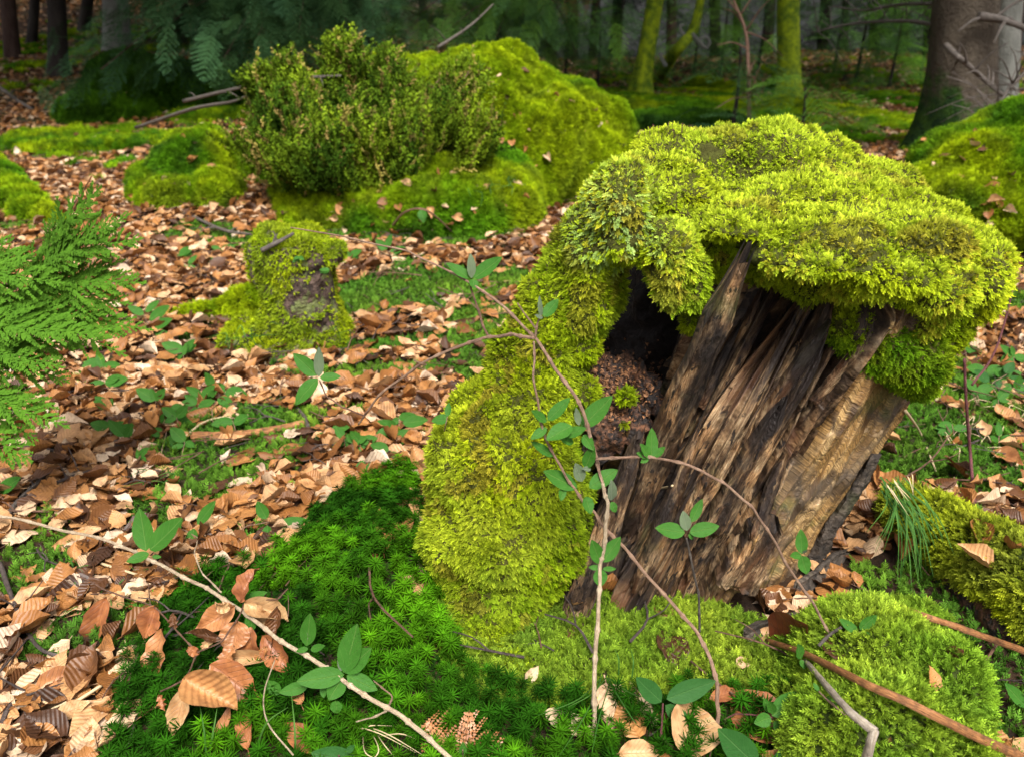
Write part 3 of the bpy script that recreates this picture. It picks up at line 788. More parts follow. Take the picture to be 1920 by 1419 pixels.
def pxof(P):
    """photograph-like azimuth used only to vary colour over the stump"""
    return P
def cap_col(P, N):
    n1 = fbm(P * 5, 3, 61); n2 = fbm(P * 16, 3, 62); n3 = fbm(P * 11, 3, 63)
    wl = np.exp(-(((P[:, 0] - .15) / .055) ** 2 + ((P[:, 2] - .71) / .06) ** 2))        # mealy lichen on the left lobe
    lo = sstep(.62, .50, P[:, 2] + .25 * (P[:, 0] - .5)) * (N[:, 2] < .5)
    w = [.95 + n1 * .8, np.clip(.35 + 1.2 * n2 + 1.5 * sstep(.5, .9, N[:, 2]) + .8 * sstep(1.3, 1.5, P[:, 1]), .02, 4), np.clip(.28 - n1 + 1.6 * lo, .02, 3), np.clip(.35 * (n3 > .22) + .5 * lo, .0, 2), np.clip((n3 < -.34) * 1.6, 0, 2), np.clip(5 * wl * (n2 > .02), 0, 6) * (rng.random(len(P)) < .55), np.clip((n2 > .30) * .9, 0, 1) * (rng.random(len(P)) < .5)]  # upward faces and the back are painted paler, as highlights on the moss top
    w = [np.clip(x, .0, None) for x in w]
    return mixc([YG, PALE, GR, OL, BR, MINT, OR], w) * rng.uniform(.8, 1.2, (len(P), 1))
def slope_col(P, N):
    n1 = fbm(P * 6, 3, 71); n2 = fbm(P * 18, 3, 72)
    lo = sstep(.28, .05, P[:, 2])
    w = [np.clip(.8 + n1 * 1.8, 0, 3), np.clip(.30 + n2 * 1.3 + .5 * sstep(-.02, -.14, P[:, 0]), 0, 2), np.clip(.35 - n1 + .6 * lo + .8 * sstep(-.02, .10, P[:, 0]), 0, 3), np.clip(.5 + n2 * 1.6 - n1, 0, 3), np.clip((n2 < -.25) * 1.2, 0, 2)]
    return mixc([YG, PALE, GR, OL, BR], w) * rng.uniform(.6, 1.25, (len(P), 1))
def green_col(a=GR, b=YG, c=OL, fr=8, seed=80):
    def f(P, N):
        n1 = fbm(P * fr, 3, seed); n2 = fbm(P * fr * 3, 3, seed + 1)
        return mixc([a, b, c], [np.clip(.8 + n1 * 1.3, 0, 3), np.clip(.5 - n1 * 1.3, 0, 3), np.clip(.3 + n2, 0, 2)]) * rng.uniform(.8, 1.2, (len(P), 1))
    return f

# leave bare wood on top at the split spike
spike = hit(1400, 475)
crater = hit(1335, 285); hole = hit(1228, 500)
def keep_cap(C, N):
    dcr = np.linalg.norm(C - np.array(crater)[None], axis=1)
    thin = .5 + .5 * sstep(-.34, -.12, fbm(C * 13, 3, 66))
    return (np.linalg.norm(C - np.array(spike)[None], axis=1) > .03) * (dcr > .022) * (np.linalg.norm(C - np.array(hole)[None], axis=1) > .014) * thin
def keep_rim(C, N): return (N[:, 2] < .35) * (C[:, 1] < 1.32) * 1.0 * (np.linalg.norm(C - np.array(spike)[None], axis=1) > .035) * (fbm(C * 20, 2, 67) > -.1)
mc = part('moss_cap', cap, stump); mc['kind'] = 'stuff'
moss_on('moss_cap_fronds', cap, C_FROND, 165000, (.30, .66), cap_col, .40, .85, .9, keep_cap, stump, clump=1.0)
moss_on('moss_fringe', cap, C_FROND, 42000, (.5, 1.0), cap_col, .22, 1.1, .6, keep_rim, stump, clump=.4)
ms_ = part('moss_slope', slo, stump); ms_['kind'] = 'stuff'
moss_on('moss_slope_fronds', slo, C_FROND, 190000, (.36, .80), slope_col, .35, .8, .7, None, stump, clump=.75)
md_ = part('moss_side', side, stump); md_['kind'] = 'stuff'
moss_on('moss_side_fronds', side, C_FROND, 130000, (.4, .8), green_col(GR * .8, YG * .8, OL), .45, .6, .6, None, stump, clump=.6)

# ================================================================== MIDDLE GROUND: mossy mounds, small stump, shrub
def mound(name, label, cat, bl, dens, colf, coll=None, s=(.8, 1.4), vox=.03, disp=((.05, 2.5, 1), (.03, 9, 2)), bed=None, group=None, n_w=.7, down=.5, mat=None, keep=None):
    me = body(name, bl, vox, 6, disp, mat or M['bed2']); add_body(me)
    c = np.mean([np.array(b[0]) for b in bl], 0)
    t = thing(name, (c[0], c[1], Hz(c[0], c[1])), label, cat, group)
    o = part('moss_bed' if mat is None else 'rock_face', me, t)
    if mat is None: o['kind'] = 'stuff'
    moss_on('moss', me, coll or C_TUFT, dens, s, colf, n_w, down, .35, keep or (lambda C, N: (C[:, 2] > H(C[:, 0], C[:, 1]) - .03) * 1.0), t, clump=.35)
    return t, me
M['bed2'] = mat_plain_moss('moss_bed_far', (.045, .055, .010), (.028, .055, .007), 25)
YG2 = np.array((.27, .37, .006)); G2 = np.array((.075, .20, .006)); D2 = np.array((.025, .075, .012)); O2 = np.array((.15, .17, .015))
def mcol(a=YG2, b=G2, c=D2, fr=2.2, seed=90, bias=0.0):
    def f(P, N):
        n1 = fbm(P * fr, 3, seed) * 1.3; n2 = fbm(P * np.array([[fr * 4.5, fr * 3, fr * 1.6]]), 3, seed + 1) * 1.5; up = N[:, 2]
        return mixc([a, b, c], [np.clip(.55 + bias + n1 * 1.5 + .25 * up, 0, 3), np.clip(.5 - n1 * 1.3 + n2, 0, 3), np.clip(.22 - n2 * 1.4 - .15 * up, 0, 2)]) * rng.uniform(.6, 1.35, (len(P), 1))
    return f

def gp(px, py, dz=0.0):
    g = ground(px, py); return Vector((g.x, g.y, g.z + dz))
def wz(px, py, Y, rx, ry, rz): return (atY(px, py, Y), (rx, ry, rz))

# big mossy rock
mound('mossy_boulder', 'huge humped boulder draped in bright green moss behind the leafy shrub', 'boulder',
      [wz(930, 260, 5.1, .55, .6, .50), wz(860, 180, 5.4, .6, .6, .25), wz(1000, 300, 4.9, .42, .5, .45), wz(1080, 330, 4.9, .30, .45, .32), wz(950, 170, 5.4, .40, .5, .22), wz(720, 270, 5.0, .66, .5, .40), wz(1050, 240, 5.3, .40, .5, .30), wz(1130, 330, 5.3, .28, .4, .22),
       wz(560, 290, 5.0, .38, .5, .28)],
      11000, mcol(bias=.25), vox=.035, disp=((.12, 2.0, 1), (.10, (4.0, 4.0, 1.6), 7), (.05, (11, 11, 4), 2)), s=(.45, .95))
# lower apron of moss under the shrub
mound('moss_bank', 'low moss bank sloping down below the leafy shrub to the leaf litter', 'moss bank',
      [wz(800, 385, 3.95, .24, .3, .17), wz(700, 400, 4.0, .28, .3, .15), wz(600, 400, 4.05, .22, .3, .14), wz(880, 395, 4.0, .24, .3, .17), wz(950, 385, 4.1, .18, .3, .16), wz(760, 350, 4.4, .42, .4, .24), wz(620, 360, 4.4, .36, .4, .18), wz(900, 345, 4.4, .3, .4, .22), wz(840, 360, 4.1, .15, .25, .17)],
      10000, mcol(YG2 * .9, G2 * 1.2, D2, 3, 95, .15), s=(.5, 1.0), vox=.03, disp=((.05, 3.0, 3), (.03, 9, 4)))
# small mound left
mound('mossy_hummock', 'rounded yellow green moss hummock on the litter left of the leafy shrub', 'moss hummock',
      [wz(365, 320, 4.5, .21, .3, .22), wz(300, 350, 4.4, .16, .25, .14), wz(395, 290, 4.6, .13, .25, .17), wz(405, 370, 4.2, .13, .22, .12), wz(335, 375, 4.2, .19, .2, .13)],
      10000, mcol(YG2, G2, D2, 4, 99), s=(.5, 1.0), vox=.025, disp=((.05, 3.0, 13), (.025, 9, 14)))
mound('moss_ridge', 'dark moss covered ridge under the conifer boughs at the upper left', 'moss ridge',
      [wz(300, 190, 8.2, .8, .5, .34), wz(210, 215, 7.7, .45, .5, .16), wz(400, 195, 8.2, .6, .5, .26), wz(240, 160, 8.4, .3, .4, .32)],
      1900, mcol(G2 * .8, D2, D2, 2, 103), vox=.06, disp=((.08, 2.0, 23), (.05, 6, 24)), s=(1.4, 2.4))
mound('mossy_root', 'mossy buttress root entering from the left edge above the cypress spray', 'root',
      [(b, (r, r, r * .8)) for b, r in chain([(gp(-120, 300, .12), .20), (gp(-20, 360, .07), .15), (gp(60, 410, .03), .09), (gp(130, 435, .0), .05)], 5)],
      5200, mcol(YG2, G2, D2, 4, 107), vox=.025, disp=((.03, 5.0, 33), (.02, 12, 34)))
mound('low_moss_patch', 'low green moss patch below the dark tree at the left', 'moss patch', [(gp(130, 285), (.4, .25, .06)), (gp(60, 270), (.25, .25, .06)), (gp(200, 275), (.25, .25, .05))], 3500, mcol(G2, YG2, D2, 4, 111), vox=.03, disp=((.03, 5, 43),), s=(1, 1.8))
mound('low_moss_patch', 'narrow green moss patch on the litter between the two left hummocks', 'moss patch', [(gp(255, 278), (.35, .15, .05)), (gp(310, 265), (.2, .15, .05)), (gp(420, 225), (.5, .2, .07))], 3500, mcol(G2, YG2, D2, 4, 113), vox=.03, disp=((.03, 5, 53),), s=(1, 1.8))
mound('mossy_boulder', 'round mossy mound with dry leaves behind the stump at the right edge', 'boulder',
      [wz(1850, 320, 3.9, .32, .4, .20), wz(1920, 300, 4.0, .3, .4, .26), wz(1780, 360, 3.7, .2, .3, .10), wz(1900, 400, 3.6, .35, .3, .12), wz(1990, 330, 3.9, .3, .4, .3)],
      11000, mcol(YG2, G2, D2, 3, 117), s=(.45, .95), vox=.025, disp=((.05, 3.0, 63), (.03, 8, 64)))
mound('moss_cushion', 'small bright moss cushion at the foot of the left mossy trunk', 'moss cushion', [(gp(1320, 168, .03), (.26, .2, .12))], 3500, mcol(YG2, G2, G2, 4, 121), vox=.03, disp=((.03, 5, 73),), s=(1.2, 2))
mound('moss_bank', 'shaded green moss bank just behind the stump on its left', 'moss bank', [(gp(1290, 235, 0), (.55, .4, .10)), (gp(1220, 240, 0), (.3, .3, .08))], 2600, mcol(G2, D2, D2, 3, 125), vox=.04, disp=((.05, 4, 83),), s=(1.2, 2.2))
mound('moss_cushion', 'bright moss cushion touching the foot of the second mossy trunk', 'moss cushion', [(gp(1460, 178, .06), (.16, .16, .18))], 3500, mcol(YG2, G2, G2, 4, 127), vox=.03, disp=((.03, 5, 73),), s=(1.2, 2))

# ------------------------------------------------------------------ small stump
_b = NB('flaking_bark'); _p = _b.pos()
_c = _b.ramp(_b.noise(_p, 40, 5, .6), [(.35, (.014, .009, .007)), (.5, (.055, .034, .026)), (.65, (.13, .085, .065))])
_c = _b.mix(_b.ramp(_b.noise(_p, 25, 4), [(.52, 0.0), (.6, .8)]), _c, (.14, .17, .05))
M['fbark'] = _b.finish(_c, .8, _b.bump(_b.noise(_p, 60, 5), 1.0, .02))
Ys = 2.52
bs = gp(560, 640)
ss = thing('small_stump', (bs.x, Ys, bs.z), 'small knee high mossy stump with a bare bark patch among fallen leaves', 'tree stump')
ssb = body('small', [(Vector((atY(560, 560, Ys).x, Ys, .05 + .045 * k)), (.118 + (.05 if k == 0 else .02 if k == 1 else 0), .12, .05)) for k in range(7)] + [wz(510, 455, Ys, .05, .07, .06), wz(605, 475, Ys, .075, .09, .045), wz(560, 465, Ys, .09, .1, .04), wz(495, 500, Ys, .035, .06, .10), wz(545, 650, Ys - .05, .17, .1, .04), wz(470, 635, Ys, .08, .1, .06), wz(635, 630, Ys, .05, .1, .06)],
           .012, 3, [(.025, 6, 5), (.018, 20, 6), (.008, 50, 7)], M['fbark']); add_body(ssb)
_o = part('bark', ssb, ss)
patch_c = hit(592, 535)
def keep_small(C, N):
    u_ = (C[:, 0] - patch_c.x) / .085; v_ = (C[:, 2] - patch_c.z + .02) / .115
    bare = (np.sqrt(u_ ** 2 + v_ ** 2) + .55 * fbm(C * 18, 3, 141) < 1.0) & (C[:, 1] < Ys) & (N[:, 2] < .6)
    crk = (np.abs(C[:, 0] - atY(487, 530, Ys).x) < .010) & (C[:, 2] > .12) & (C[:, 1] < Ys) & (N[:, 2] < .7)
    return np.where(bare | crk, .04, 1.0) * (.7 + .3 * (fbm(C * 9, 2, 142) > -.25)) * (1 + 1.0 * (N[:, 2] > .5))
moss_on('moss', ssb, C_FROND, 52000, (.5, 1.0), green_col(np.array((.20, .30, .01)), YG, np.array((.14, .20, .04)), 10, 140), .5, .7, .6, keep_small, ss, clump=.6)
mound('mossy_root', 'thin mossy root reaching left from the small stump over leaves', 'root',
      [(b, r) for b, r in chain([(gp(470, 600, .06), .06), (gp(420, 600, .02), .045), (gp(340, 595, .0), .03)], 5)], 9000, mcol(YG2, YG2, G2, 5, 150), vox=.015, disp=((.01, 12, 93),), s=(.6, 1.0))

# ------------------------------------------------------------------ leafy shrub on the boulder
def sprig_mesh(name, L, n, ll, mat, seed, spread=.9, tri=False):
    r = random.Random(seed); V, Fc, UV = [], [], []
    pts = [Vector((0, 0, 0)), Vector((r.uniform(-.15, .15) * L, L * .5, r.uniform(-.15, .15) * L)), Vector((r.uniform(-.3, .3) * L, L, r.uniform(-.3, .3) * L))]
    C = catmull(pts, 6)
    for k in range(len(C) - 1):
        q = .0018; o = len(V)
        V += [C[k] + Vector((-q, 0, 0)), C[k] + Vector((q, 0, 0)), C[k + 1] + Vector((q, 0, 0)), C[k + 1] + Vector((-q, 0, 0)), C[k] + Vector((0, 0, -q)), C[k] + Vector((0, 0, q)), C[k + 1] + Vector((0, 0, q)), C[k + 1] + Vector((0, 0, -q))]
        UV += [(0, .05)] * 8; Fc += [(o, o + 1, o + 2, o + 3), (o + 4, o + 5, o + 6, o + 7)]
    for i in range(n):
        u = .15 + .85 * (i + r.random()) / n; k = min(int(u * (len(C) - 1)), len(C) - 2); c = C[k].lerp(C[k + 1], u * (len(C) - 1) - k)
        a = r.uniform(0, 6.28); d = Vector((math.cos(a) * spread, r.uniform(.1, .9), math.sin(a) * spread)).normalized()
        nn = d.orthogonal().normalized(); s = d.cross(nn) * ll * .28 * r.uniform(.8, 1.2); l = ll * r.uniform(.7, 1.2); o = len(V)
        V += [c, c + d * l * .5 + s + nn * l * .08, c + d * l, c + d * l * .5 - s + nn * l * .08]; UV += [(0, u), (.5, u), (1, min(1, u + .1)), (.5, u)]; Fc.append((o, o + 1, o + 2, o + 3))
    return mesh(name, V, Fc, mat, UV, smooth=False)
C_SPRIG = proto_coll('shrub_sprig', [sprig_mesh('shrub_sprig', .17, 34, .016, M['moss'], i) for i in range(5)])
shr = thing('leafy_shrub', atY(690, 330, 4.55), 'twiggy shrub with tiny yellow green leaves growing over the mossy boulder', 'shrub')
def shrub():
    n = 11000; P = np.empty((0, 3))
    lobes = [(700, 250, 4.5, .42, .36, .24), (585, 272, 4.4, .34, .30, .20), (545, 215, 4.5, .20, .24, .20), (800, 255, 4.45, .34, .30, .21), (860, 250, 4.5, .16, .25, .20), (650, 200, 4.6, .18, .2, .15), (745, 200, 4.6, .26, .2, .14), (620, 300, 4.25, .32, .22, .14), (760, 290, 4.3, .30, .22, .12),
             (650, 115, 4.6, .09, .1, .12), (850, 150, 4.6, .10, .1, .12), (550, 150, 4.55, .10, .1, .12), (730, 140, 4.6, .08, .1, .1), (500, 170, 4.5, .08, .1, .10)]
    for (px, py, Y, a, b_, c) in lobes:
        Y -= .28
        q = rng.normal(size=(n // len(lobes), 3)); q /= np.linalg.norm(q, axis=1, keepdims=True); q *= rng.uniform(.2, 1.35, (len(q), 1)) ** .5
        P = np.concatenate([P, np.array(atY(px, py, Y))[None] + q * np.array([[a, b_, c]])])
    P[:, 2] = (P[:, 2] - .45) * .86 + .42
    keep = fbm(P * 6, 3, 160) > -.12; P = P[keep]
    c0 = np.array(atY(700, 340, 4.3)); d = (P - c0) * .55 + np.array([[0, -.02, .55]]) + rng.normal(size=P.shape) * .22
    n1 = fbm(P * 6, 3, 161)
    col = mixc([np.array((.050, .115, .006)), np.array((.22, .32, .016)), np.array((.022, .05, .006)), np.array((.36, .23, .10))], [np.full(len(P), .8), np.clip(.40 + n1 * 1.2, 0, 3), np.clip(.6 - n1, 0, 2), (rng.random(len(P)) < .13) * 1.6]) * rng.uniform(.7, 1.25, (len(P), 1))
    scatter('foliage', C_SPRIG, P - d / np.linalg.norm(d, axis=1, keepdims=True) * .06, frame_euler(d, np.tile([[0, -1., .2]], (len(P), 1))), rng.uniform(.5, 1.25, len(P)), col, shr)
    for k in range(26):
        px = random.uniform(500, 900); a = atY(px * .5 + 350, 340, 4.3); b_ = atY(px, random.uniform(120, 210), 4.25 + random.uniform(-.15, .15))
        V, Fc, UV = tube([a, a.lerp(b_, .5) + Vector((random.uniform(-.08, .08), random.uniform(-.1, .1), .02)), b_], .007, .0025, 5, 8)
        part('stem', mesh('stem', V, Fc, M['twig_beech'], UV), shr)
shrub()

# ================================================================== FOREST
def bark_mat(name, c0, c1, moss=(.20, .29, .015), mossy=.5, side=(0, 0, 0), mh=3.0, scale=8):
    b = NB(name); p = b.pos(); g = b.n('NewGeometry').outputs['Normal']
    n = b.noise(b.mapping(p, (1, 1, .35)), scale, 5, .6)
    c = b.mix(b.ramp(n, [(.35, 0.0), (.65, 1.0)]), c0, c1)
    mn = b.noise(p, 3.5, 5, .6)
    dot = b.n('VectorMath', operation='DOT_PRODUCT'); b.l(g, dot.inputs[0]); dot.inputs[1].default_value = side
    f = b.math('ADD', b.math('ADD', mn, b.math('MULTIPLY', dot.outputs['Value'], .35)), mossy - .5)
    if mh < 50:
        z = sep(b, p)[2]; f = b.math('SUBTRACT', f, b.math('MULTIPLY', z, 1.0 / mh))
    fm = b.ramp(f, [(.44, 0.0), (.56, 1.0)])
    mc_ = b.mix(b.ramp(b.noise(p, 11, 5, .65), [(.38, 0.0), (.62, 1.0)]), moss, (moss[0] * .28, moss[1] * .38, moss[2]))
    c = b.mix(fm, c, mc_)
    return b.finish(c, .85, b.bump(b.math('ADD', n, b.noise(p, 50, 5)), .9, .03), spec=.2)
M['mossbark'] = bark_mat('mossy_bark', (.16, .15, .11), (.25, .23, .16), (.40, .50, .015), .76, (.1, -.3, 0), 60)
M['beechbark'] = bark_mat('beech_bark', (.055, .042, .030), (.10, .08, .058), (.035, .085, .008), .62, (-.5, -.1, 0), 2.0)
M['palebark'] = bark_mat('pale_bark', (.17, .17, .15), (.27, .27, .24), (.14, .18, .05), .25, (-.5, 0, 0), 6)
M['darkbark'] = bark_mat('dark_bark', (.022, .017, .015), (.045, .036, .030), (.04, .07, .012), .25, (0, 0, 0), 4)
M['redbark'] = bark_mat('reddish_bark', (.05, .028, .022), (.09, .056, .045), (.04, .07, .012), .2, (0, 0, 0), 4)

def spray_mesh(name, L, mat, seed, nb=13, blen=.34, needle=.022, droop=.25, nw=.0048):
    """flat conifer spray along +Y: axis, side shoots, needles as narrow blades"""
    r = random.Random(seed); V, Fc, UV = [], [], []
    def quad(a, b_, w, nn, u):
        d = (b_ - a); s = d.cross(nn).normalized() * w; o = len(V)
        V.extend([a - s * .6, a + s * .6, b_ + s * .2, b_ - s * .2]); UV.extend([(0, u), (1, u), (1, u), (0, u)]); Fc.append((o, o + 1, o + 2, o + 3))
    def shoot(a, d, l, u0):
        up = Vector((0, 0, 1)); e = a + d * l + Vector((0, 0, -droop * l * l / L)); quad(a, e, .002, up, .1)
        n = max(3, int(l / .013)); sd = d.cross(up).normalized()
        for i in range(n):
            t = (i + .5) / n; p = a.lerp(e, t)
            for s in (-1, 1):
                dd = (d * .6 + sd * s * .8 + up * r.uniform(-.25, .3)).normalized(); quad(p, p + dd * needle * r.uniform(.8, 1.1) * (1 - .3 * t), nw, up, u0 + .5 * t)
    ax = Vector((0, 1, 0)); pr = Vector((0, 0, 0))
    for i in range(nb):
        u = (i + .6) / nb; p = Vector((0, L * u, -droop * L * u * u)); quad(pr, p, .003, Vector((0, 0, 1)), .05); pr = p
        l = L * blen * math.sin(math.pi * (u * .75 + .2)) * r.uniform(.8, 1.15)
        for s in (-1, 1):
            a = .85 * r.uniform(.85, 1.15); shoot(p, Vector((s * math.sin(a), math.cos(a), r.uniform(-.1, .1) - droop * u)).normalized(), l, .3 + .2 * u)
    shoot(p, Vector((0, .95, -.3 * droop)).normalized(), L * .12, .5)
    return mesh(name, V, Fc, mat, UV, smooth=False)
C_SPRAY = proto_coll('conifer_spray', [spray_mesh('conifer_spray', .55, M['needle'], i, 10, .36, .026) for i in range(3)])
SPC = np.array((.030, .075, .026)); SPD = np.array((.005, .013, .006)); SPG = np.array((.065, .15, .020)); SPB = np.array((.050, .125, .062))
def spray_cloud(name, P, out, parent, cols, s=(.8, 1.4), seed=0, **kw):
    n = len(P); d = out + rng.normal(size=(n, 3)) * .25; d[:, 2] -= .25
    n1 = fbm(P * .9, 3, 170 + seed)
    w = [np.clip(.5 + n1 * (1 if k % 2 else -1) * 2.4, 0.02, 3) for k in range(len(cols))]
    return scatter(name, C_SPRAY, P, frame_euler(d, np.tile([[0, 0, 1.]], (n, 1)) + rng.normal(size=(n, 3)) * .2), rng.uniform(s[0], s[1], n), mixc(cols, w) * rng.uniform(.75, 1.25, (n, 1)), parent, **kw)

def trunk(path, r0, r1, mat, flare=.6, sides=18, seed=0):
    r = random.Random(seed); P = catmull(path, 150); m = len(P); V, Fc, UV = [], [], []
    L = sum((P[i + 1] - P[i]).length for i in range(m - 1)); d = 0
    ph = r.uniform(0, 6)
    for i, c in enumerate(P):
        if i: d += (c - P[i - 1]).length
        rr = r0 + (r1 - r0) * d / L
        fl = flare * math.exp(-max(0, d - .05) / (r0 * 1.6))
        for k in range(sides):
            a = 2 * math.pi * k / sides
            q = rr * (1 + fl * (.6 + .5 * math.cos(4 * a + ph) + .2 * math.cos(7 * a)) + .04 * math.sin(3 * a + d * 2 + ph) + .02 * math.sin(5 * a - d * 5))
            V.append(c + Vector((math.cos(a), math.sin(a), 0)) * q); UV.append((k / sides, d))
    for i in range(m - 1):
        for k in range(sides):
            a = i * sides + k; b_ = i * sides + (k + 1) % sides; Fc.append((a, b_, b_ + sides, a + sides))
    return mesh('trunk', V, Fc, mat, UV)

def tree(name, label, cat, px, py, Y, r0, top, mat, unseen_crown=None, flare=.6, group=None, seed=0, r1=None, bend=0.0, nspray=260, cz=(3.2, 9), cr=2.2, cols=None, nb=6):
    """trunk through the base pixel; top = pixel where it leaves the frame"""
    b0 = atY(px, py, Y); b0.z = Hz(b0.x, Y) - .08; tp = atY(top[0], top[1], Y); ax = (tp - b0); ax.normalize()
    hh = 11; e = b0 + ax * hh; e.x = tp.x + (e.x - tp.x) * .3
    mid = b0.lerp(tp, .5) + Vector((bend, 0, 0))
    t = thing(name, b0, label, cat, group)
    pth = [b0, mid, tp]; st = (tp - mid).length
    while (pth[-1] - tp).length + st < (e - tp).length: pth.append(pth[-1] + (e - tp).normalized() * st); st *= 1.5
    part('trunk', trunk(pth + [e], r0, r1 or r0 * .45, mat, flare, seed=seed), t)
    r = random.Random(seed)
    for k in range(nb):
        z = r.uniform(2.2, 7); c = tp.lerp(e, min(.95, max(0, (z - tp.z) / (e.z - tp.z)))); a = r.uniform(0, 6.28); l = r.uniform(1.0, 2.2)
        q = c + Vector((math.cos(a) * l, math.sin(a) * l, r.uniform(-.1, .6)))
        V, Fc, UV = tube([c, c.lerp(q, .5) + Vector((0, 0, .15)), q], r0 * .22, .012, 6, 10)
        part('limb', mesh('limb', V, Fc, mat, UV), t)
    if nspray:
        n = nspray; z = rng.uniform(cz[0], cz[1], n); a = rng.uniform(0, 2 * np.pi, n); rad = cr * (1 - (z - cz[0]) / (cz[1] - cz[0]) * .6) * np.sqrt(rng.random(n))
        fx = (z - tp.z) / (e.z - tp.z); x = tp.x + (e.x - tp.x) * fx; P = np.stack([x + np.cos(a) * rad, Y + np.sin(a) * rad, z], 1)
        spray_cloud('unseen_crown', P, np.stack([np.cos(a), np.sin(a), a * 0 - .1], 1), t, cols or [SPC, SPD], (2.6, 4.2), seed)  # crown out of view above the frame, added and sized to shade the wood
    return t

tree('mossy_tree', 'slim moss covered trunk leaning right, left of the curled branch', 'tree', 1197, 168, 11.2, .115, (1228, 0), M['mossbark'], seed=1, flare=.9, nspray=80, cz=(3.6, 9), cr=2.8)
tree('mossy_tree', 'straight mossy trunk with a sunlit bright green right side, behind the stump', 'tree', 1483, 180, 10.6, .140, (1478, 0), M['mossbark'], seed=2, flare=.55, nspray=80, cz=(3.6, 9), cr=2.8)
bt = tree('beech_tree', 'stout grey beech trunk with a dark green mossy foot at the upper right', 'tree', 1792, 285, 6.3, .215, (1812, 0), M['beechbark'], seed=3, flare=.75, nspray=90, cr=2.6, cz=(3.6, 9), r1=.17)
tree('pale_tree', 'pale grey trunk partly hidden behind the stout beech at the right edge', 'tree', 1893, 165, 9.0, .13, (1893, 0), M['palebark'], seed=4, flare=.3, nspray=80, cz=(5, 10))
tree('pale_tree', 'slim pale trunk touching the right side of the stout beech', 'tree', 1868, 165, 9.6, .085, (1872, 0), M['palebark'], seed=41, flare=.3, nspray=80, cz=(5, 10))
tree('dark_tree', 'dark bare trunk standing in shadow at the upper left', 'tree', 122, 212, 9.6, .10, (105, 0), M['darkbark'], seed=5, flare=.45, nspray=480, cz=(3.2, 9), cr=2.6)
tree('grey_tree', 'pale grey trunk half hidden by conifer boughs at the upper left', 'tree', 228, 150, 12, .17, (216, 0), M['palebark'], seed=6, flare=.3, nspray=300, cz=(4, 10))
tree('conifer', 'dark conifer with drooping bluish boughs above the mossy ridge', 'conifer', 395, 158, 8.6, .12, (390, 0), M['redbark'], seed=7, flare=.3, nspray=420, cz=(3.4, 9), cr=2.2, cols=[SPB, SPC])
tree('conifer', 'reddish brown conifer trunk behind the left edge of the shrub', 'conifer', 428, 155, 9.0, .10, (440, 0), M['redbark'], seed=8, flare=.3, nspray=400, cz=(3.4, 9), cr=2.2, cols=[SPB, SPC])
# boughs hanging low from those two conifers
def bough(parent, base, tip, n, sag, cols, seed, w=.26, s=(.35, .75)):
    a, b_ = Vector(base), Vector(tip); mid = a.lerp(b_, .5) + Vector((0, 0, sag))
    C = catmull([a, mid, b_], 24)
    V, Fc, UV = tube([a, mid, b_], .018, .005, 6, 16); part('bough', mesh('bough', V, Fc, M['redbark'], UV), parent)
    P = np.array([C[int(len(C) * (random.random() ** .8)) if 0 else random.randrange(4, len(C))] for _ in range(n)]) + rng.normal(size=(n, 3)) * np.array([[w, w, w * .35]])
    d = np.tile(np.array((b_ - a).normalized())[None], (n, 1)) * .7 + rng.normal(size=(n, 3)) * .5
    spray_cloud('needles', P, d, parent, cols, s, seed)
con = thing('conifer', atY(620, 60, 8.2), 'spreading blue green conifer boughs hanging over the shrub at upper left', 'conifer')
for k, (p0, p1, y0, y1) in enumerate([((520, -60), (190, 130), 8.0, 7.2), ((540, -40), (250, 95), 7.8, 7.4), ((560, -50), (330, 60), 8.0, 7.6), ((560, -60), (420, 110), 8.0, 7.2), ((560, -60), (480, 80), 8.0, 7.2), ((600, -80), (560, 60), 8, 7),
                                         ((600, -60), (650, 40), 8.0, 7.2), ((560, -70), (370, 20), 8.2, 7.8), ((560, -70), (300, 0), 8.2, 7.8), ((700, -60), (700, 55), 8.4, 7.6), ((640, -60), (600, 20), 8.4, 7.6)]):
    bough(con, atY(*p0, y0), atY(*p1, y1), 95, .12, [SPB * 1.25, SPC * .8], k)
con2 = thing('conifer', atY(950, 40, 8.8), 'dark green conifer boughs above the crest of the big mossy boulder', 'conifer')
for k, (p0, p1, y0, y1) in enumerate([((1010, -40), (800, 90), 8.4, 7.6), ((1010, -20), (870, 60), 8.6, 7.9), ((990, -30), (930, 70), 8.4, 7.8), ((1020, -20), (1080, 100), 8.6, 8.4), ((960, -60), (780, 30), 8.6, 8.0), ((980, -60), (860, 0), 8.6, 8.0), ((1000, -50), (980, 30), 8.6, 8.0)]):
    bough(con2, atY(*p0, y0), atY(*p1, y1), 75, .08, [SPC * 1.5, SPG], 20 + k)
cop = thing('beech_bough', atY(1050, 0, 12), 'rusty brown leafed bough high above the dark conifer near the top centre', 'bough')
bough(cop, atY(1100, -30, 12), atY(1000, 30, 11.5), 40, .1, [np.array((.30, .13, .06)), np.array((.18, .08, .04))], 40)

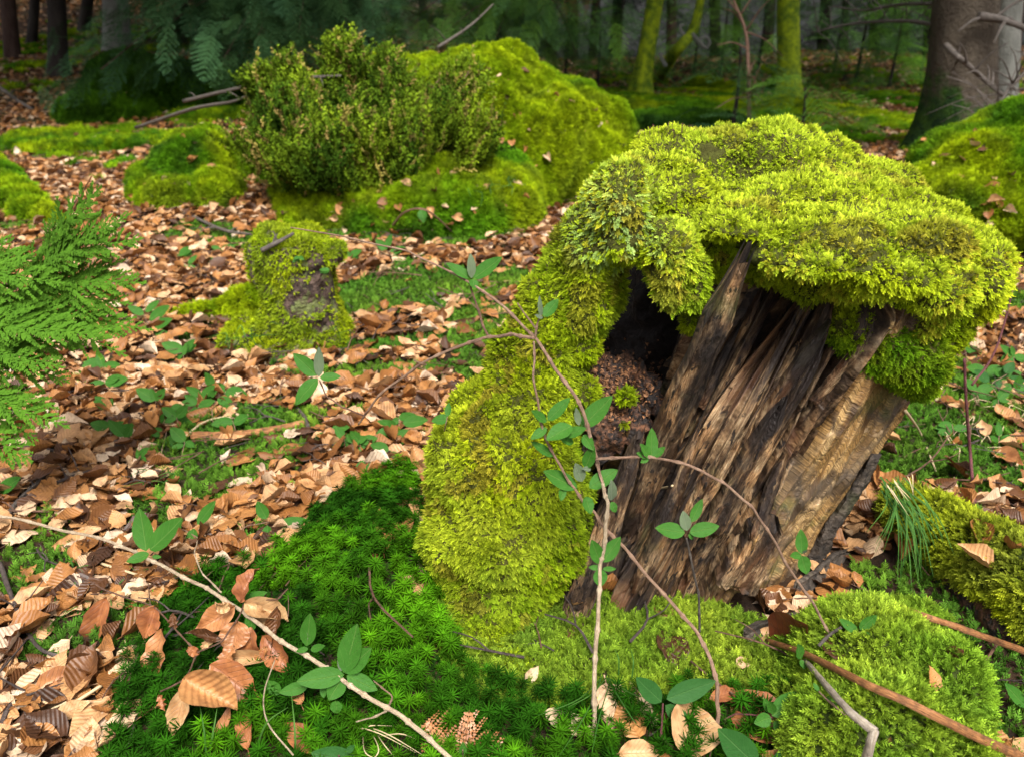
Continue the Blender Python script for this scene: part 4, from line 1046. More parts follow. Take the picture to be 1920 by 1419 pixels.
# curled branch tree
ct = thing('curly_branch', atY(1262, 135, 11.5), 'mossy leaning branch ending in a curled loop between the two mossy trunks', 'branch')
V, Fc, UV = tube([gp(1235, 150), atY(1265, 100, 11.2), atY(1300, 55, 11.2), atY(1322, -40, 11.2)], .085, .05, 9, 30, .1); part('branch', mesh('branch', V, Fc, M['mossbark'], UV), ct)
V, Fc, UV = tube([atY(1298, 65, 11.1), atY(1310, 78, 11.0), atY(1322, 90, 11), atY(1330, 80, 11), atY(1322, 70, 11), atY(1308, 76, 11)], .03, .018, 7, 30); part('curl', mesh('curl', V, Fc, M['palebark'], UV), ct)
V, Fc, UV = tube([atY(1290, 72, 11.1), atY(1278, 60, 11.1), atY(1276, 48, 11.1), atY(1284, 48, 11.1)], .026, .014, 7, 20); part('curl', mesh('curl', V, Fc, M['palebark'], UV), ct)
V, Fc, UV = tube([atY(1248, 125, 11.1), atY(1240, 110, 11.1), atY(1236, 100, 11.1)], .03, .02, 7, 12); part('stub', mesh('stub', V, Fc, M['palebark'], UV), ct)

# dead branches crossing at the upper right
def deadbranch(label, pts, r0, r1, mat='twig_dark', twigs=6, seed=0, spread=.25, name='dead_branch', cat='branch', group=None):
    P = [atY(*p) if len(p) == 3 and p[2] > 0 else hit(p[0], p[1], -p[2] if len(p) == 3 else .01) for p in pts]
    t = thing(name, P[0], label, cat, group); r = random.Random(seed); C = catmull(P, 20)
    V, Fc, UV = tube(P, r0, r1, 8, None, .12); part('branch' if twigs else 'stem', mesh('branch', V, Fc, M[mat], UV), t)
    for k in range(twigs):
        c = C[r.randrange(2, len(C) - 1)]; q = c + Vector((r.uniform(-1, 1), r.uniform(-1, 1), r.uniform(-.6, .8))) * spread
        V, Fc, UV = tube([c, c.lerp(q, .5) + Vector((0, 0, .1 * spread)), q], r1 * .8, r1 * .25, 5, 8); part('twig', mesh('twig', V, Fc, M[mat], UV), t)
    return t
M['twig_grey'] = mat_twig('grey_twig_bark', (.12, .10, .085), (.075, .06, .05), (.03, .024, .02))
deadbranch('pale jagged dead branch crossing low in front of the stout beech trunk', [(1772, 85, 5.9), (1800, 110, 5.8), (1840, 145, 5.8), (1880, 180, 5.7)], .022, .012, 'twig_grey', 7, 1)
deadbranch('dark dead branch arching from the beech towards the right edge', [(1835, 30, 6.0), (1880, 38, 6), (1940, 60, 5.9)], .03, .018, 'twig_grey', 5, 2)
deadbranch('long thin bare branch reaching left from the beech at the top right', [(1790, 55, 6.6), (1700, 40, 7), (1600, 45, 7.4), (1520, 62, 7.6)], .018, .006, 'twig_grey', 16, 3, .5)
deadbranch('bare grey branch fanning over the spruce thicket near the top right', [(1800, 10, 6.6), (1700, 8, 7), (1620, 20, 7.6), (1560, 12, 7.8)], .016, .005, 'twig_grey', 16, 4, .5)
deadbranch('tangle of bare twigs low at the right of the stout beech', [(1940, 120, 5.2), (1890, 170, 5.2), (1860, 230, 5.1)], .016, .007, 'twig_grey', 26, 5, .35)
deadbranch('second tangle of bare twigs between the beech foot and mossy mound', [(1940, 190, 5.0), (1880, 215, 5.0), (1840, 250, 4.9)], .012, .006, 'twig_grey', 26, 6, .3)
deadbranch('thin bent bare stem with side twigs in front of the second mossy trunk', [(1405, 240, 7.0), (1403, 130, 7.2), (1398, 60, 7.3), (1375, 0, 7.4)], .02, .01, 'twig_beech', 14, 7, .35)
deadbranch('slender slanting dead branch above the crest of the mossy boulder', [(820, 90, 5.6), (880, 50, 5.7), (925, 8, 5.8)], .011, .004, 'twig_grey', 4, 8, .12)
deadbranch('grey arching branch lying across the top of the leafy shrub', [(345, 190, 5.2), (420, 172, 4.8), (520, 150, 4.35), (640, 142, 4.2)], .012, .005, 'twig_grey', 5, 9, .12)
deadbranch('lower grey branch curving along the slope left of the shrub', [(255, 240, 5.6), (360, 205, 5.0), (440, 190, 4.6), (490, 165, 4.4)], .012, .006, 'twig_grey', 4, 10, .12)
deadbranch('grey stick lying on leaves left of the moss hummock', [(40, 290, -.02), (95, 305, -.03), (150, 335, -.02)], .014, .009, 'twig_grey', 3, 11, .1)
deadbranch('curved grey stick rising over the litter towards the small stump', [(250, 440, -.03), (290, 408, -.1), (345, 402, -.15), (420, 432, -.12), (475, 440, -.08)], .010, .006, 'twig_grey', 3, 12, .08)
deadbranch('short crooked stick resting on top of the small stump', [(490, 470, -.03), (520, 455, -.04), (550, 438, -.05)], .008, .005, 'twig_grey', 2, 13, .05)
deadbranch('long bare stick leaning in shadow at the far left', [(0, 165, 8.2), (35, 190, 8.0), (60, 205, 7.8)], .02, .012, 'twig_grey', 3, 14, .2)
deadbranch('red brown arching bramble cane below the moss bank', [(735, 425, -.01), (760, 398, -.1), (800, 395, -.16), (850, 437, -.01)], .0055, .004, 'twig_beech', 0, 15, name='bramble_cane', cat='cane')

# spruce thicket, saplings
def sapling(label, px, py, Y, h, n, cols, cr, seed, s=(.5, .9), name='spruce_sapling', group=None):
    b0 = atY(px, py, Y); b0.z = Hz(b0.x, Y) - .02
    t = thing(name, b0, label, 'sapling', group)
    V, Fc, UV = tube([b0, b0 + Vector((.02, 0, h * .5)), b0 + Vector((0, 0, h))], .02 + h * .006, .006, 7, 10); part('trunk', mesh('trunk', V, Fc, M['darkbark'], UV), t)
    z = rng.random(n) ** .9; a = rng.uniform(0, 6.283, n); rad = cr * (1.05 - z) * rng.uniform(.2, 1, n)
    P = np.stack([b0.x + np.cos(a) * rad, b0.y + np.sin(a) * rad, b0.z + .08 + z * h], 1)
    spray_cloud('needles', P, np.stack([np.cos(a), np.sin(a), a * 0 + .1], 1), t, cols, s, seed)
    return t
sapling('small spruce sapling with flat pale sprays left of the second mossy trunk', 1375, 210, 7.4, .75, 46, [SPC * 1.6, SPG * 1.3], .62, 1)
sapling('low spruce sapling spreading below the second mossy trunk', 1500, 235, 6.6, .45, 46, [SPC * 1.7, SPG * 1.3], .65, 2)
sapling('very low green spruce sprays behind the crest of the big stump', 1405, 248, 5.8, .28, 34, [SPB, SPC], .5, 3, (.4, .7))
for k, (px, py, Y, h, cr) in enumerate([(1600, 175, 12.5, 1.5, 1.2), (1665, 170, 12, 1.2, 1.1), (1560, 150, 14, 2.0, 1.3), (1720, 165, 13, 1.8, 1.2), (1640, 120, 17, 2.6, 1.7), (1350, 140, 14, 1.5, 1.2), (1420, 140, 15, 1.8, 1.3), (1300, 145, 15, 1.6, 1.3), (1120, 150, 12, 1.1, 1.1), (1060, 120, 13.5, 1.6, 1.2), (1160, 130, 16, 2.2, 1.5), (1530, 120, 18, 2.8, 1.8)]):
    lab = ['bushy young spruce right of the second mossy trunk', 'lowest bright young spruce left of the stout beech', 'taller dim spruce just behind the second mossy trunk', 'young spruce touching the left side of the stout beech', 'tall dim spruce in the middle of the right thicket', 'shaded spruce seen between the curled branch and the second mossy trunk', 'dim spruce directly behind the thin bent stem', 'dark spruce behind the curled branch', 'low spruce peeping over the right shoulder of the mossy boulder', 'young spruce over the crest of the mossy boulder', 'far dim spruce left of the leaning mossy trunk', 'farthest tall spruce right behind the second mossy trunk'][k]
    sapling(lab, px, py, Y, h, 85, [SPC * 3.4, SPG * 2.6, SPC * 1.2], cr, 10 + k, (.6, 1.2), 'young_spruce', 'young spruces under the trees')

# far trunks (each a thing), then the wood behind them as one mass
far = [(20, 11.5, .10), (60, 14, .08), (160, 15, .10), (290, 17, .12), (345, 14, .10), (510, 16, .11), (575, 19, .12), (690, 15, .10), (745, 21, .12), (850, 18, .13), (905, 24, .12), (1035, 17, .10), (1075, 23, .13), (1110, 19, .10), (1150, 22, .14), (1260, 18, .11), (1345, 20, .13), (1385, 26, .12), (1440, 19, .12), (1545, 22, .15), (1590, 26, .12), (1640, 21, .12), (1700, 24, .13), (1745, 17, .11), (1905, 15, .12), (-40, 13, .15), (1980, 14, .15), (230, 22, .14), (430, 25, .14), (640, 27, .14), (980, 28, .14), (800, 27, .13)]
rank = {k: i for i, k in enumerate(sorted(range(len(far)), key=lambda q: far[q][0]))}
ORD = 'first second third fourth fifth sixth seventh eighth ninth tenth eleventh twelfth thirteenth fourteenth fifteenth sixteenth seventeenth eighteenth nineteenth twentieth'.split() + ['twenty-' + q for q in 'first second third fourth fifth sixth seventh eighth ninth'.split()] + ['thirtieth', 'thirty-first', 'thirty-second', 'thirty-third']
for k, (px, Y, r0) in enumerate(far):
    side_ = 'at the far left' if px < 380 else 'above the leafy shrub' if px < 950 else 'left of the two mossy trunks' if px < 1180 else 'between the two mossy trunks' if px < 1470 else 'behind the spruce thicket on the right' if px < 1760 else 'at the far right edge'
    lab = '%s %s trunk in the far wood, %s from the left' % ('slender' if r0 < .105 else 'stout' if r0 > .135 else 'medium', 'blackish' if k % 3 else 'reddish', ORD[rank[k]])
    tree('forest_tree', lab, 'tree', px, 100, Y, r0, (px + random.uniform(-14, 14), -60), M['darkbark' if k % 3 else 'redbark'], seed=60 + k, flare=.3, group='bare trunks in the shaded wood ' + side_, nspray=36, cz=(3.5, 9), cr=2.6, cols=[SPC * .4, SPD], nb=4)

def far_wood():
    n = 9000
    Y = rng.uniform(17, 46, n); u = rng.uniform(-.78, .78, n); X = u * Y; Z0 = H(X, Y)
    z = rng.random(n) ** 1.3 * (2.5 + Y * .22)
    P = np.stack([X, Y, Z0 + z], 1); g = fbm(P * np.array([.55, .35, .45]), 3, 201)
    P = P[g > .02]; n = len(P); a = rng.uniform(0, 6.28, n)
    spray_cloud('distant_wood', P, np.stack([np.cos(a), np.sin(a), a * 0], 1), None, [SPC * .4, SPD * .7, SPD * .7], (1.8, 3.4), 9)
far_wood()

# ================================================================== FOREST FLOOR COVER
def gflat(px, py): g = ground(px, py); return g.x, g.y
# moss patches on the floor: (pixel, radius x, radius y in metres, strength)
_MP = [((600, 585), .50, .10, .75), ((760, 555), .35, .14, .9), ((890, 600), .25, .15, .9), ((800, 640), .3, .08, .6), ((720, 700), .3, .06, .6), ((420, 860), .17, .09, 1.4), ((480, 800), .16, .05, 1.0), ((560, 780), .2, .04, .9), ((385, 910), .05, .04, 1.3),
       ((760, 820), .1, .04, .7), ((900, 530), .3, .12, .8), ((1800, 750), .5, .35, .85), ((1750, 860), .22, .14, 1.0), ((1880, 900), .25, .1, .5), ((1870, 560), .6, .25, .7), ((1860, 1200), .14, .22, 1.6), ((1700, 1180), .14, .2, .5),
       ((1250, 190), 1.6, 1.6, .7), ((1600, 230), 1.2, 1.0, .35), ((1150, 200), 1.4, .8, .9), ((420, 460), .3, .18, .5), ((870, 440), .3, .15, .8), ((700, 440), .5, .12, .7), ((30, 430), .4, .3, .6), ((180, 1180), .14, .08, .55), ((90, 1220), .12, .06, .5), ((1500, 1110), .1, .04, -.5)]
_MP = [(*gflat(*p), rx, ry, s) for (p, rx, ry, s) in _MP]
# the star moss cushion and the short moss below the stump, as outlines on the ground
def poly(pts): return np.array([gflat(*p) for p in pts])
STAR = poly([(770, 880), (700, 905), (620, 950), (560, 1010), (490, 1060), (420, 1075), (350, 1090), (300, 1140), (260, 1230), (230, 1300), (205, 1419), (200, 1560), (1080, 1560), (1000, 1419), (1000, 1330), (900, 1260), (830, 1150), (800, 1000)])
FEA = poly([(930, 1150), (1060, 1130), (1250, 1110), (1440, 1170), (1500, 1230), (1520, 1330), (1420, 1300), (1290, 1290), (1180, 1330), (1060, 1330), (960, 1330), (860, 1300), (815, 1200), (800, 1120)])
BOT = poly([(900, 1290), (1180, 1310), (1300, 1280), (1520, 1310), (1560, 1440), (1540, 1560), (900, 1560)])
def inside(P, x, y):
    c = np.zeros(x.shape, bool); n = len(P)
    for i in range(n):
        x0, y0 = P[i]; x1, y1 = P[(i + 1) % n]
        k = ((y0 > y) != (y1 > y)); c ^= k & (x < (x1 - x0) * (y - y0) / (y1 - y0 + 1e-12) + x0)
    return c
def mossiness(x, y):
    p = np.stack([x, y, x * 0], -1); v = .75 * fbm(p * 2.2, 3, 301) + .35 * fbm(p * 9, 3, 302) - .36 + .10 * sstep(5, 12, y)
    for (a, b_, rx, ry, s) in _MP:
        v = v + s * np.exp(-(((x - a) / rx) ** 2 + ((y - b_) / ry) ** 2))
    return v
def stump_foot(x, y): return ((x - .32) / .27) ** 2 + ((y - 1.36) / .25) ** 2 < 1
def hnorm(x, y):
    e = .01; gx = (H(x + e, y) - H(x - e, y)) / (2 * e); gy = (H(x, y + e) - H(x, y - e)) / (2 * e)
    n = np.stack([-gx, -gy, np.ones_like(x)], 1); return n / np.linalg.norm(n, axis=1, keepdims=True)
def inview(x, y, m=1.15): return np.abs(x) < (.66 * y + .25) * m

def band(y0, y1, dens):
    """random points over the ground between two distances, inside the widened view"""
    A = .7 * (y0 + y1) * (y1 - y0) * 1.2 + .6 * (y1 - y0)
    n = int(dens * A * 1.3); y = np.sqrt(rng.uniform(y0 ** 2, y1 ** 2, n)) if y0 > .1 else rng.uniform(y0, y1, n)
    x = rng.uniform(-1, 1, n) * (.8 * y + .35)
    return x, y

def litter():
    X, Y = [], []
    for (y0, y1, d) in ((.6, 2.2, 2100), (2.2, 5.5, 1400), (5.5, 12, 380), (12, 26, 110)):
        x, y = band(y0, y1, d); X.append(x); Y.append(y)
    x = np.concatenate(X); y = np.concatenate(Y); m = mossiness(x, y)
    keep = (m < rng.normal(0, .10, len(x)) + .02) | (rng.random(len(x)) < .05)
    keep &= ~inside(STAR, x, y) & ~stump_foot(x, y) & (~inside(BOT, x, y) | (rng.random(len(x)) < .10)) & ~(inside(FEA, x, y) & (rng.random(len(x)) < .97)) & ~((((x - .66) / .16) ** 2 + ((y - 1.26) / .16) ** 2 < 1) & (rng.random(len(x)) < .72))
    x, y = x[keep], y[keep]; n = len(x)
    N = hnorm(x, y); tilt = rng.normal(size=(n, 3)) * rng.choice([.06, .16, .38], (n, 1), p=[.45, .4, .15]); nz = N + tilt; nz[:, 2] = np.abs(nz[:, 2]) + .15
    nz /= np.linalg.norm(nz, axis=1, keepdims=True)
    a = rng.uniform(0, 6.283, n); d = np.stack([np.cos(a), np.sin(a), a * 0], 1); d = d - nz * (d * nz).sum(1, keepdims=True)
    flip = rng.random(n) < .45; nz[flip] *= -1
    e = frame_euler(d, nz)
    s = rng.choice([.5, .78, .98, 1.15], n, p=[.17, .33, .32, .18]) * rng.uniform(.88, 1.12, n) * (1 + .35 * sstep(8, 20, y))
    z = H(x, y) + rng.uniform(.002, .024, n)
    P = np.stack([x, y, z], 1); idx = rng.integers(0, len(_lv), n)
    # the 300 that show largest are objects of their own
    dist = np.linalg.norm(P - np.array([[0, 0, 1.0]]), axis=1)
    vis = (np.abs(x) < .635 * (y * math.cos(PITCH) + (1 - z) * math.sin(PITCH))) & (y > .84)
    order = np.argsort(np.where(vis, dist / s, 99) - z * 3)[:285]
    labs = []
    near = np.zeros(n, bool); near[order] = True
    for i in order:
        o = bpy.data.objects.new('fallen_leaf', _lv[idx[i]])
        o.location = P[i]; o.rotation_euler = e[i]; o.scale = (s[i],) * 3
        shp = ['lightly folded', 'gently arched', 'folded upcurled', 'cupped', 'flat lying', 'domed', 'boat shaped', 'under-curled', 'almost flat', 'lengthwise rolled'][idx[i]]
        siz = 'tiny' if s[i] < .58 else 'small' if s[i] < .82 else 'full sized' if s[i] < 1.0 else 'large'
        if x[i] < -.35: lab, g = 'in litter at the lower left', 'fallen leaves in the lower left litter'
        elif x[i] < .25: lab, g = 'in litter beside the star moss', 'fallen leaves beside the star moss'
        else: lab, g = 'on ground right of the stump', 'fallen leaves right of the big stump'
        lab = siz + ' ' + shp + ' brown beech leaf ' + lab
        link(o, None, lab, 'leaf', g)
    f = ~near
    scatter('leaf_litter', C_LEAF, P[f], e[f], s[f], None, None, idx[f])
litter()
def litter_twigs():
    ms = []
    for k in range(5):
        r = random.Random(k); L = r.uniform(.06, .13); P = [Vector((0, 0, 0)), Vector((r.uniform(-.01, .01), L * .5, r.uniform(-.004, .008))), Vector((r.uniform(-.015, .015), L, 0))]
        a = tube(P, .0016, .0009, 5, 6, .1); c = P[1]; b_ = tube([c, c + Vector((.012, .02, .004)), c + Vector((.016, .045, .004))], .0010, .0006, 4, 4)
        v, f, u = joinm([a, b_]); ms.append(mesh('litter_twig', v, f, M['twig_dark' if k % 2 else 'twig_beech'], u))
    coll = proto_coll('litter_twig', ms); x, y = band(.7, 7, 55); n = len(x); a = rng.uniform(0, 6.28, n)
    scatter('fallen_twigs', coll, np.stack([x, y, H(x, y) + rng.uniform(.012, .03, n)], 1), np.stack([rng.normal(size=n) * .12, rng.normal(size=n) * .2, a], 1), rng.uniform(.6, 1.8, n))
litter_twigs()

def carpet(name, coll, x, y, s, colf, n_up=.9, rand=.4, dz=-.003, **kw):
    N = hnorm(x, y); P = np.stack([x, y, H(x, y) + dz], 1); n = len(x)
    d = N * n_up + rng.normal(size=(n, 3)) * rand * .5; ref = rng.normal(size=(n, 3))
    return scatter(name, coll, P, frame_euler(d, ref), rng.uniform(s[0], s[1], n), colf(P, N), None, **kw)

STG = np.array((.017, .080, .003)); STL = np.array((.09, .26, .005)); STD = np.array((.008, .036, .003))
def star_c(P, N):
    n1 = fbm(P * 5, 2, 310); n2 = fbm(P * 22, 2, 311)
    return mixc([STG, STL, STD], [np.full(len(P), .8), np.clip(.05 + n1 * 1.4 + n2, 0, 3) * (P[:, 0] > -.45) + 1.5 * np.exp(-(((P[:, 0] + .12) / .10) ** 2 + ((P[:, 1] - 1.12) / .12) ** 2)), np.clip(.25 - n1, 0, 2)]) * rng.uniform(.75, 1.3, (len(P), 1))
x, y = band(.6, 2.0, 4600); k = inside(STAR, x, y) | (inside(BOT, x, y) & (rng.random(len(x)) < .6)); carpet('star_moss', C_STAR, x[k], y[k], (.45, 1.35), star_c, .95, .45, -.004)
x, y = band(.6, 2.0, 42000); k = (inside(STAR, x, y) | inside(BOT, x, y)) & (rng.random(len(x)) < .5)
carpet('low_moss', C_SHORT, x[k], y[k], (.7, 1.2), green_col(STD, STG, DG, 12, 315), .7, .9)
x, y = band(.7, 1.9, 60000); k = inside(FEA, x, y)
carpet('feather_moss', C_SHORT, x[k], y[k], (.8, 1.6), green_col(np.array((.14, .25, .02)), np.array((.26, .36, .03)), np.array((.05, .12, .02)), 9, 320), .7, .8)
x, y = band(.7, 6.0, 9000); k = (mossiness(x, y) > 0) & ~inside(STAR, x, y) & ~inside(FEA, x, y); x, y = x[k], y[k]
carpet('floor_moss', C_SHORT, x, y, (1.0, 2.0), green_col(np.array((.07, .19, .02)), np.array((.15, .27, .025)), DG, 4, 325), .7, .8)
x, y = band(4.5, 16, 900); k = mossiness(x, y) > .0; x, y = x[k], y[k]
carpet('far_floor_moss', C_TUFT, x, y, (1.0, 2.4), mcol(G2 * 1.2, YG2, D2, 1.5, 330), .9, .3)

# ------------------------------------------------------------------ near moss mounds at the lower right
mound('mossy_rock', 'rounded rock padded with bright green moss at the lower right corner', 'rock',
      [(up(*p, z), r) for p, z, r in [((1640, 1270), .04, (.13, .12, .11)), ((1560, 1230), .01, (.10, .09, .06)), ((1740, 1320), .04, (.075, .10, .11)), ((1640, 1400), .05, (.13, .10, .11)), ((1530, 1340), .0, (.09, .09, .05)), ((1700, 1190), .0, (.09, .08, .05)), ((1740, 1420), .03, (.08, .1, .10))]],
      52000, green_col(np.array((.15, .28, .02)), np.array((.30, .41, .035)), np.array((.07, .15, .02)), 8, 340), C_SHORT, (.8, 1.5), .010, ((.02, 9, 1), (.010, 30, 2)), n_w=.7, down=.3)
mound('mossy_root', 'thick moss covered root running to the right edge beside the grass tuft', 'root',
      [(b, r) for b, r in chain([(up(1690, 945, .05), .040), (up(1750, 985, .06), .058), (up(1830, 1035, .07), .068), (up(1920, 1090, .08), .070), (up(2010, 1150, .08), .075)], 5)],
      42000, green_col(np.array((.22, .27, .03)), YG, np.array((.10, .14, .02)), 8, 350), C_SHORT, (.8, 1.5), .010, ((.015, 9, 4), (.010, 30, 5)), n_w=.6, down=.4)
def leaves_on_mounds():
    P, N = [], []
    for (x0, x1, y0, y1, k) in ((520, 980, 330, 425, 60), (900, 1150, 130, 330, 34), (250, 430, 250, 390, 22), (1740, 1910, 250, 420, 34), (130, 400, 150, 240, 34), (20, 200, 240, 290, 20), (1540, 1800, 1150, 1400, 4), (1720, 1900, 980, 1080, 3)):
        for _ in range(k):
            q = hit(random.uniform(x0, x1), random.uniform(y0, y1), .006); P.append(q)
    P = np.array([tuple(q) for q in P]); n = len(P); nn = rng.normal(size=(n, 3)) * .35 + np.array([[0, -.45, .8]]); a = rng.uniform(0, 6.28, n); d = np.stack([np.cos(a), np.sin(a), a * 0], 1)
    nn /= np.linalg.norm(nn, axis=1, keepdims=True); d = d - nn * (d * nn).sum(1, keepdims=True)
    scatter('scattered_leaves', C_LEAF, P, frame_euler(d, nn), rng.uniform(.5, 1.0, n))
leaves_on_mounds()
_pts = chain([(up(1790, 1110, -.01), .04), (up(1880, 1160, .0), .06), (up(2000, 1220, .0), .07)], 4)
rr_ = thing('dark_log', (_pts[0][0].x, _pts[0][0].y, 0), 'dark wet wood in shadow under the mossy root at the right edge', 'log')
dl = body('log', _pts, .012, 4, [(.02, 12, 6), (.01, 35, 7)], M['rot']); add_body(dl); part('wood', dl, rr_)

# ================================================================== NEAR PLANTS, TWIGS, STALKS
M['hairy'] = mat_green_leaf('downy_young_leaf', (.08, .115, .06), (.12, .16, .085), (.16, .19, .12), 5, .7, .2)
M['deadleaf'] = mat_litter('dead_beech_leaf')
c3 = lambda x, y: (x / 2, 710 + y / 2)
c4 = lambda x, y: (960 + x / 2, 710 + y / 2)

def place(p):
    """(px, py, v): v > 0 is a distance in front of the camera, v <= 0 floats that far off whatever stands there"""
    return atY(*p) if p[2] > 0 else hit(p[0], p[1], -p[2])

class Plant:
    def __init__(s, name, label, cat, root, group=None):
        s.t = thing(name, place(root), label, cat, group); s.S = []
    def stem(s, pts, r0, r1, mat='stem', nodes=True, name='stem', sides=8, wob=.05):
        P = [place(p) for p in pts]
        # smooth the depth so that a stem does not jump with the surface behind it
        o = Vector((0, 0, CAMZ)); dist = [(q - o).length for q in P]
        for _ in range(2): dist = [dist[0]] + [(dist[i - 1] + 2 * dist[i] + dist[i + 1]) / 4 for i in range(1, len(dist) - 1)] + [dist[-1]]
        P = [o + (q - o).normalized() * min(d, (q - o).length) for q, d in zip(P, dist)]
        ln = sum((P[i + 1] - P[i]).length for i in range(len(P) - 1)); q_ = []
        for i in range(len(P) - 1):                      # small kinks between the given points
            q_ += [P[i], P[i].lerp(P[i + 1], random.uniform(.35, .65)) + Vector([random.uniform(-1, 1) for _ in range(3)]) * min(.0018, ln * .005)]
        P = q_ + [P[-1]]
        bm = [((k + random.uniform(.2, .8)) / (ln / .06 + 1), .55, .0035 / max(ln, .02)) for k in range(int(ln / .06) + 1 if nodes else 0)]
        n = max(24, int(ln / .004))
        V, Fc, UV = tube(P, r0, r1, sides, n, wob, bm)
        part(name, mesh(name, V, Fc, M[mat], UV), s.t)
        s.S += catmull(P, n * 2)
        return s
    def depth(s, px, py):
        best = min(s.S, key=lambda q: (proj(q)[0] - px) ** 2 + (proj(q)[1] - py) ** 2) if s.S else s.t.location
        return (best - Vector((0, 0, CAMZ))).dot(CF)
    def at(s, px, py, dd=0.0, ref=None):
        d = s.depth(*(ref or (px, py))) + dd; return Vector((0, 0, CAMZ)) + ray(px, py) * d
    def leaf(s, b, t, w=.5, mat='honey', dz=None, fold=.25, curl=.3, cup=0, face=.0, name='leaf', wave=.0006, serr=0, tipp=.05, rnd_=.72, nu=10, nv=4, twist=0, label=None):
        B = s.at(*b); dz = random.uniform(-.012, .006) if dz is None else dz; T = s.at(*t, dz, b)
        d = T - B; L = d.length; d.normalize()
        nn = (-CF * .8 + Vector((random.uniform(-.35, .35), -.1, .55)) + Vector((face, 0, 0))); nn = (nn - d * nn.dot(d)).normalized()
        x = d.cross(nn); Mx = Matrix((x, d, nn)).transposed().to_4x4()
        me = leaf_mesh(name, L * 1.03, L * w, nu, nv, fold, curl, cup, wave, M[mat], tipp, twist, 0, serr, random.randrange(999), rnd_)
        me.transform(Matrix.Translation(B) @ Mx)
        me.calc_loop_triangles()
        part(name, me, s.t, **({'label': label} if label else {})); return s

# A: upper honeysuckle reaching out to the left
A = Plant('honeysuckle_vine', 'long bare tipped honeysuckle stem arching left off the stump above the litter', 'honeysuckle', (1105, 800, 1.03))
A.stem([(545, 427, 1.34), (640, 443, 1.31), (760, 470, 1.27), (820, 498, 1.24), (880, 530, 1.20), (950, 580, 1.15), (1005, 635, 1.09), (1040, 690, 1.06), (1080, 745, 1.04), (1102, 800, 1.03), (1118, 858, 1.02)], .0011, .0030, 'stem')
A.stem([(1003, 634, 1.09), (960, 627, 1.11), (915, 632, 1.14), (860, 650, 1.16), (790, 682, 1.18), (715, 737, 1.20), (672, 795, 1.22)], .0026, .0018, 'stem')
A.stem([(882, 538, 1.20), (900, 590, 1.17), (906, 612, 1.16), (916, 632, 1.14)], .0014, .0018, 'twig_beech')
A.stem([(1003, 634, 1.09), (1008, 605, 1.09), (1015, 592, 1.09)], .0016, .0010, 'stem'); A.stem([(970, 568, 1.10), (985, 590, 1.10), (1004, 615, 1.09)], .0010, .0014, 'stem', False)
A.stem([(775, 675, 1.17), (790, 682, 1.18), (800, 684, 1.18)], .0011, .0012, 'stem', False)
A.stem([(598, 712, 1.22), (612, 742, 1.22), (640, 762, 1.21), (680, 778, 1.21), (690, 770, 1.21)], .0010, .0016, 'twig_beech')
for b, t, w, m in [((880, 522), (838, 494), .42, 'honey'), ((884, 522), (883, 476), .38, 'hairy'), ((888, 522), (941, 484), .46, 'honey'), ((887, 524), (889, 541), .9, 'honey'),
                   ((1015, 594), (1011, 556), .25, 'hairy'), ((1019, 594), (1047, 563), .55, 'honey'), ((1018, 596), (1002, 592), .5, 'hairy'),
                   ((594, 704), (551, 664), .5, 'honey'), ((598, 706), (598, 652), .36, 'hairy'), ((596, 710), (553, 757), .48, 'honey'), ((600, 708), (638, 706), .5, 'honey')]:
    A.leaf(b, t, w, m, curl=random.uniform(-.5, .5))

# B: central cluster
B = Plant('honeysuckle_vine', 'leafiest honeysuckle stem, running down over the front of the split wood', 'honeysuckle', (1135, 990, 1.00))
B.stem([(1001, 640, 1.04), (1000, 710, 1.01), (1015, 795, 1.0), (1040, 855, 1.0), (1065, 900, 1.0), (1090, 935, 1.0), (1115, 960, 1.0), (1135, 990, 1.0), (1170, 1025, 1.0), (1210, 1075, .99), (1260, 1130, .98), (1305, 1182, .96), (1330, 1230, .93), (1345, 1285, .90), (1347, 1340, .88), (1332, 1425, .86)], .0014, .0032, 'stem')
B.stem([(1118, 858, 1.02), (1125, 890, 1.01), (1135, 920, 1.0)], .0024, .0022, 'stem')
for b, t, w, m in [((1090, 800), (1148, 744), .46, 'honey'), ((1027, 788), (1068, 747), .42, 'honey'), ((1025, 790), (995, 770), .45, 'honey'), ((1072, 798), (1026, 822), .6, 'honey'), ((1058, 816), (1099, 803), .5, 'honey'),
                   ((1025, 802), (996, 822), .5, 'honey'), ((1086, 797), (1079, 764), .4, 'hairy'), ((1094, 815), (1112, 842), .55, 'honey'), ((1037, 855), (996, 828), .35, 'honey'), ((1097, 877), (1115, 836), .5, 'honey'),
                   ((1092, 902), (1078, 868), .6, 'hairy'), ((1082, 914), (1018, 884), .46, 'honey'), ((1105, 914), (1157, 880), .5, 'honey'), ((1056, 912), (1052, 938), .6, 'honey'), ((1098, 930), (1107, 962), .7, 'honey'),
                   ((1146, 937), (1148, 902), .45, 'hairy'), ((1146, 940), (1154, 960), .7, 'honey'), ((1075, 830), (1048, 818), .5, 'honey'), ((1108, 878), (1090, 880), .4, 'hairy')]:
    B.leaf(b, t, w, m, curl=random.uniform(-.5, .6), dz=random.uniform(-.02, .004))

